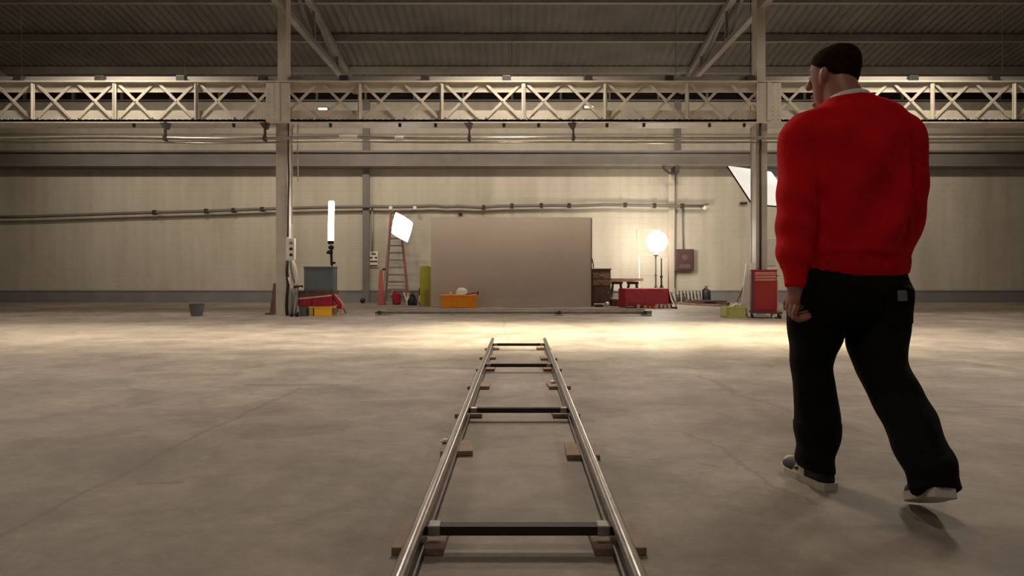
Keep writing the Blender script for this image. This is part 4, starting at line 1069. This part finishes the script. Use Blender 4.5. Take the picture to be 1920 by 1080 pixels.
ARR = [(1.605, 2.475, 1.485, .07, .075), (1.650, 2.475, 1.45, .084, .088), (1.662, 2.48, 1.34, .082, .088), (1.672, 2.49, 1.19, .080, .084), (1.680, 2.54, 1.04, .074, .08), (1.682, 2.59, .95, .064, .07), (1.682, 2.61, .905, .050, .055), (1.682, 2.625, .865, .041, .046), (1.682, 2.638, .83, .039, .044)]
PEL = [(1.42, 2.475, .95, .205, .145), (1.418, 2.47, .86, .232, .155), (1.416, 2.465, .78, .250, .162), (1.415, 2.465, .70, .236, .15), (1.412, 2.465, .645, .19, .12)]
LGL = [(1.305, 2.47, .80, .12, .14), (1.285, 2.47, .70, .120, .135), (1.278, 2.47, .62, .106, .12), (1.268, 2.472, .54, .088, .105), (1.263, 2.475, .47, .077, .095), (1.268, 2.46, .38, .083, .095), (1.272, 2.445, .28, .086, .092), (1.258, 2.43, .155, .082, .09), (1.250, 2.42, .055, .064, .09)]
LGR = [(1.53, 2.46, .80, .125, .14), (1.525, 2.445, .70, .122, .13), (1.497, 2.41, .60, .112, .118), (1.478, 2.36, .52, .096, .108), (1.476, 2.315, .46, .09, .098), (1.485, 2.22, .35, .088, .092), (1.478, 2.12, .24, .086, .09), (1.470, 2.05, .16, .08, .088), (1.468, 2.02, .115, .072, .085)]
def shrink(L_, d): return [(a[0], a[1], a[2], max(.02, a[3] - d), max(.02, a[4] - d)) for a in L_]
# ---- body: one continuous surface
def Rz(a): return Matrix.Rotation(a, 4, 'Z')
HX, HY, TURN = 1.400, 2.545, math.radians(31)
def hp(x, y, z):
    v = Rz(TURN) @ Vector((x, y, 0)); return Vector((HX + v.x, HY + v.y, z))
def head_rings(k=1.0, dz=0):
    R_ = [(.060, 1.603, .022, .024), (.05, 1.617, .042, .042), (.036, 1.64, .055, .062), (.018, 1.67, .066, .084), (.006, 1.70, .072, .096), (0, 1.74, .077, .101), (-.003, 1.775, .079, .102), (-.005, 1.81, .074, .093), (-.006, 1.835, .056, .071), (-.006, 1.851, .028, .036)]
    return [(0, y, z, rx * k, ry * k) for y, z, rx, ry in R_]
body = MB()
body.loft(shrink(TOR, .038), 28)
body.loft(shrink(PEL, .035), 28); body.loft(shrink(LGL, .03), 20); body.loft(shrink(LGR, .03), 20)
def arm(A, d): return [(a[0], a[1], a[2], max(.03, a[3] - d), max(.03, a[4] - d)) for a in A]
body.loft(arm(ARL, .022), 20); body.loft(arm(ARR, .022), 20)
body.loft([(1.422, 2.48, 1.53, .085, .08), (1.417, 2.488, 1.59, .074, .074), (1.408, 2.512, 1.65, .069, .074), (1.401, 2.535, 1.71, .062, .07)], 20)
hd = MB(); hd.loft(head_rings(), 28)
hd.loft([(0, .095, 1.755, .008, .01), (0, .105, 1.735, .011, .012), (0, .118, 1.708, .014, .016), (0, .112, 1.698, .018, .012)], 12)       # nose
hd.ball((0, .093, 1.657), .02, (1.25, .5, .30)); hd.ball((0, .092, 1.648), .02, (1.1, .5, .34))                                      # lips
hd.ball((0, .086, 1.762), .03, (1.7, .5, .25))                                                                                     # brow
hd.ball((0, .085, 1.62), .018, (1.2, .8, .8))
for s in (-1, 1):
    hd.ball((s * .079, .004, 1.716), .034, (.34, .62, 1.0), 12, 8, Matrix.Rotation(s * .35, 3, 'Z')); hd.ball((s * .074, .012, 1.695), .014, (.7, 1, 1))
bmesh.ops.transform(hd.bm, matrix=Matrix.Translation((HX, HY, 0)) @ Rz(TURN), verts=hd.bm.verts)
tmp = bpy.data.meshes.new('tmp'); hd.bm.to_mesh(tmp); hd.bm.free(); body.bm.from_mesh(tmp); bpy.data.meshes.remove(tmp)
def hand(mb, wx, wy, wz, mir=1):
    X = lambda dx: wx + mir * dx
    mb.loft([(X(0), wy, wz + .03, .03, .032), (X(-.001), wy + .002, wz - .005, .027, .034), (X(-.004), wy + .006, wz - .03, .022, .042), (X(-.008), wy + .006, wz - .055, .019, .044), (X(-.009), wy + .004, wz - .07, .014, .038)], 16)
    ln = [.95, 1.08, 1.0, .82]
    for i in range(4):
        y = wy + .036 - .024 * i; z = wz - .048 - .0125 * i
        k = ln[i]
        ps = [(X(-.010), y, z + .02), (X(-.021), y, z - .012), (X(-.024), y - .002, z - .030 * k), (X(-.004), y - .004, z - .042 * k), (X(.024 * k), y - .007, z - .036 * k), (X(.044 * k), y - .009, z - .026 * k)]
        mb.tube(ps, [.011, .0115, .0108, .0102, .0092, .0072], 10)
        mb.ball(ps[-1], .0075, (1, 1, 1), 8, 6)
    tp = [(X(.012), wy + .028, wz - .012), (X(.026), wy + .045, wz - .034), (X(.034), wy + .046, wz - .056), (X(.040), wy + .036, wz - .076)]
    mb.tube(tp, [.014, .013, .0115, .009], 10); mb.ball(tp[-1], .0095, (1, 1, 1), 8, 6)
hand(body, 1.109, 2.298, .808, 1)
hand(body, 1.684, 2.638, .83, -1)
for (A_0, yaw) in ((LGL[-1], .38), (LGR[-1], 0)):
    body.loft([(A_0[0], A_0[1], A_0[2] + .08, .04, .045), (A_0[0], A_0[1] + .0, A_0[2] + .02, .04, .05)], 12)
bd = remesh(body, 'body', M['skin'], man, .0042, 5)
# eyes
for s in (-1, 1):
    o = MB().ball(hp(s * .031, .084, 1.735), .0115).build('eye', M['white'], man, True)
    MB().ball(hp(s * .031, .0945, 1.735), .0045).build('iris', M['hair'], o, True)
# ---- hair, cropped short
hb = MB(); hb.loft(head_rings(1.028), 32)
hb.bm.verts.ensure_lookup_table()
bmesh.ops.translate(hb.bm, verts=hb.bm.verts, vec=(0, -.001, .002))
r = bmesh.ops.bisect_plane(hb.bm, geom=hb.bm.verts[:] + hb.bm.edges[:] + hb.bm.faces[:], plane_co=(0, -.09, 1.678), plane_no=Vector((0, -.66, 1)).normalized(), clear_inner=True)
ed = [e_ for e_ in r['geom_cut'] if isinstance(e_, bmesh.types.BMEdge)]
bmesh.ops.contextual_create(hb.bm, geom=ed)
for v in hb.bm.verts: v.co += noise.noise_vector(v.co * 90) * .0015
bmesh.ops.transform(hb.bm, matrix=Matrix.Translation((HX, HY, 0)) @ Rz(TURN), verts=hb.bm.verts)
hb.build('hair', M['hair'], man, True)
# ---- sweater with folds
def fold_sweater(c):
    x, y, z = c
    d = .006 * noise.noise(Vector((x * 7, y * 5, z * 5))) 
    q = noise.noise(Vector((x * 3, y * 3, z * 2.0)))
    if x > 1.27 and x < 1.6:                                   # long slanting folds in the back
        d += (.015 * math.sin((x * 30 - z * 17) + 4.5 * q) + .003) * max(0, min(1, (z - .93) * 8)) * max(0, min(1, (1.5 - z) * 3)) * max(0, min(1, (x - 1.27) * 12))
        if z < 1.0: d += .008 * math.sin(z * 55 + x * 4 + 3 * q) * max(0, min(1, (1.02 - z) * 9)) * (1 if z > .95 else .2)
    else:                                                      # short folds across the sleeves
        d += .0036 * math.sin(z * 40 + (x - 1.2) * 26 + 6 * q) * max(0, min(1, (1.38 - z) * 5)) * (1 if z > .9 else .2)
    return d
swm = MB(); swm.loft(TOR, 36); swm.loft(ARL, 24); swm.loft(ARR, 24)
sw = remesh(swm, 'sweater', M['sweater'], man, .007, 22, fold_sweater)
def ring_band(mb, L0, z0, z1, grow, n=64, rib=.0):
    pass
wbnd = MB(); wbnd.loft([(1.425, 2.47, .872, .218, .155), (1.425, 2.469, .885, .224, .161), (1.425, 2.467, .92, .227, .164), (1.425, 2.466, .945, .224, .162)], 64)
for i, v in enumerate(wbnd.bm.verts):
    if i % 2: v.co += (v.co - Vector((1.425, 2.47, v.co.z))).normalized() * .003
wbnd.build('waistband', M['sweater'], sw, True)
# ---- shirt collar
cl_ = MB(); nc = 40; ri, ro = [], []
for zz, r_, dz in ((1.575, .090, 0), (1.608, .086, .0), (1.626, .081, .0), (1.628, .077, .0), (1.575, .074, 0)):
    row = []
    for k in range(nc):
        a = 2 * PI * k / nc; back = (1 - math.sin(a)) / 2
        row.append(cl_.bm.verts.new((1.424 + r_ * math.cos(a), 2.485 + r_ * .98 * math.sin(a), zz - .03 * (1 - back) * (1 if zz > 1.6 else 0))))
    ri.append(row)
for a, b_ in zip(ri, ri[1:]):
    for k in range(nc): cl_.bm.faces.new((a[k], a[(k + 1) % nc], b_[(k + 1) % nc], b_[k]))
cl_.build('shirt_collar', M['shirt'], man, True)
# ---- trousers
def fold_tr(c):
    x, y, z = c
    q = noise.noise(Vector((x * 4, y * 4, z * 3)))
    d = .006 * noise.noise(Vector((x * 9, y * 9, z * 6)))
    d += .006 * math.sin(z * 42 + x * 12 + 5 * q) * (1 if z < .25 else .4)
    return d
trm = MB(); trm.loft(PEL, 32); trm.loft(LGL, 24); trm.loft(LGR, 24)
tr = remesh(trm, 'trousers', M['trousers'], man, .007, 6, fold_tr)
# back pockets and the small grey tag
def on_back(x, z):
    """outer rear surface of the trousers at x, z"""
    best = min((v.co for v in tr.data.vertices), key=lambda c: (c.x + PX - x) ** 2 * 30 + (c.z - z) ** 2 * 30 + (c.y * .02))
    return best + Vector((PX, PY, 0))
for xx in (1.31, 1.535):
    pk = MB(); gv = []
    for i in range(7):
        row = []
        for j in range(7):
            x = xx - .07 + .14 * i / 6; z = .80 - .15 * j / 6 + (.02 * abs(i - 3) / 3 if j == 6 else 0)
            s_ = on_back(x, z); row.append(pk.bm.verts.new((x, s_.y - .006, z)))
        gv.append(row)
    for i in range(6):
        for j in range(6): pk.bm.faces.new((gv[i][j], gv[i + 1][j], gv[i + 1][j + 1], gv[i][j + 1]))
    pk.build('back_pocket', M['trousers'], tr, True)
tg = MB(); q0, q1, q2, q3 = [on_back(x, z) for x, z in ((1.517, .800), (1.560, .800), (1.560, .762), (1.517, .762))]
tg.slab([q0 + Vector((0, -.012, 0)), q1 + Vector((0, -.010, 0)), q2 + Vector((0, -.010, 0)), q3 + Vector((0, -.012, 0))], .003)
tag(tg.build('pocket_tag', M['tag'], tr), 'small grey fabric tag')
# ---- shoes
def shoe(px_, py_, yaw, pitch, z):
    def prof(u):  # half width along the length u 0 heel .. 1 toe
        return .036 + .014 * math.sin(min(1, u * 1.25) * PI * .5) - .022 * max(0, u - .78) / .22 - .004 * math.sin(u * PI) * (1 if u < .5 else 0)
    up = MB()
    L_ = .27
    rows = []
    for i in range(15):
        u = i / 14; y = (u - .28) * L_; w = prof(u) * (.6 if i in (0, 14) else 1)
        h = .085 - .01 * u if u < .35 else .0815 - (u - .35) * .075
        if i == 14: h = .032
        row = []
        for k in range(13):
            a = PI * k / 12; row.append(up.bm.verts.new((w * math.cos(a) * (1 if k not in (0, 12) else 1), y, .022 + h * math.sin(a) ** .8)))
        rows.append(row)
    for a, b_ in zip(rows, rows[1:]):
        for k in range(12): up.bm.faces.new((a[k], a[k + 1], b_[k + 1], b_[k]))
    up.bm.faces.new(rows[0]); up.bm.faces.new(rows[-1])
    for a, b_ in zip(rows, rows[1:]): up.bm.faces.new((a[0], a[12], b_[12], b_[0]))
    so = MB(); pl, pr = [], []
    for i in range(15):
        u = i / 14; y = (u - .28) * L_; w = prof(u) + .005
        if i == 0: w *= .75; y -= .006
        if i == 14: w *= .6; y += .006
        pl.append((-w, y)); pr.append((w, y))
    so.prism(pl + pr[::-1], 'z', 0, .03)
    cap = MB().ball((0, .165, .05), .03, (1.0, .8, .62))
    side = MB()
    for s in (-1, 1): side.slab([(s * .046, .02, .03), (s * .05, .09, .03), (s * .040, .07, .075), (s * .038, .03, .08)], .008)
    uo = up.build('shoe', M['shoe'], man, True, True)
    uo.location = Vector((px_, py_, z)) - Vector((PX, PY, 0)); uo.rotation_euler = (pitch, 0, yaw)
    so.build('sole', M['sole'], uo, False, True); cap.build('toe_cap', M['sole'], uo, True, True); side.build('side_stripe', M['sole'], uo, False, True)
shoe(1.258, 2.42, math.radians(11), 0, 0)
shoe(1.468, 2.03, math.radians(-14), math.radians(-24), .087)
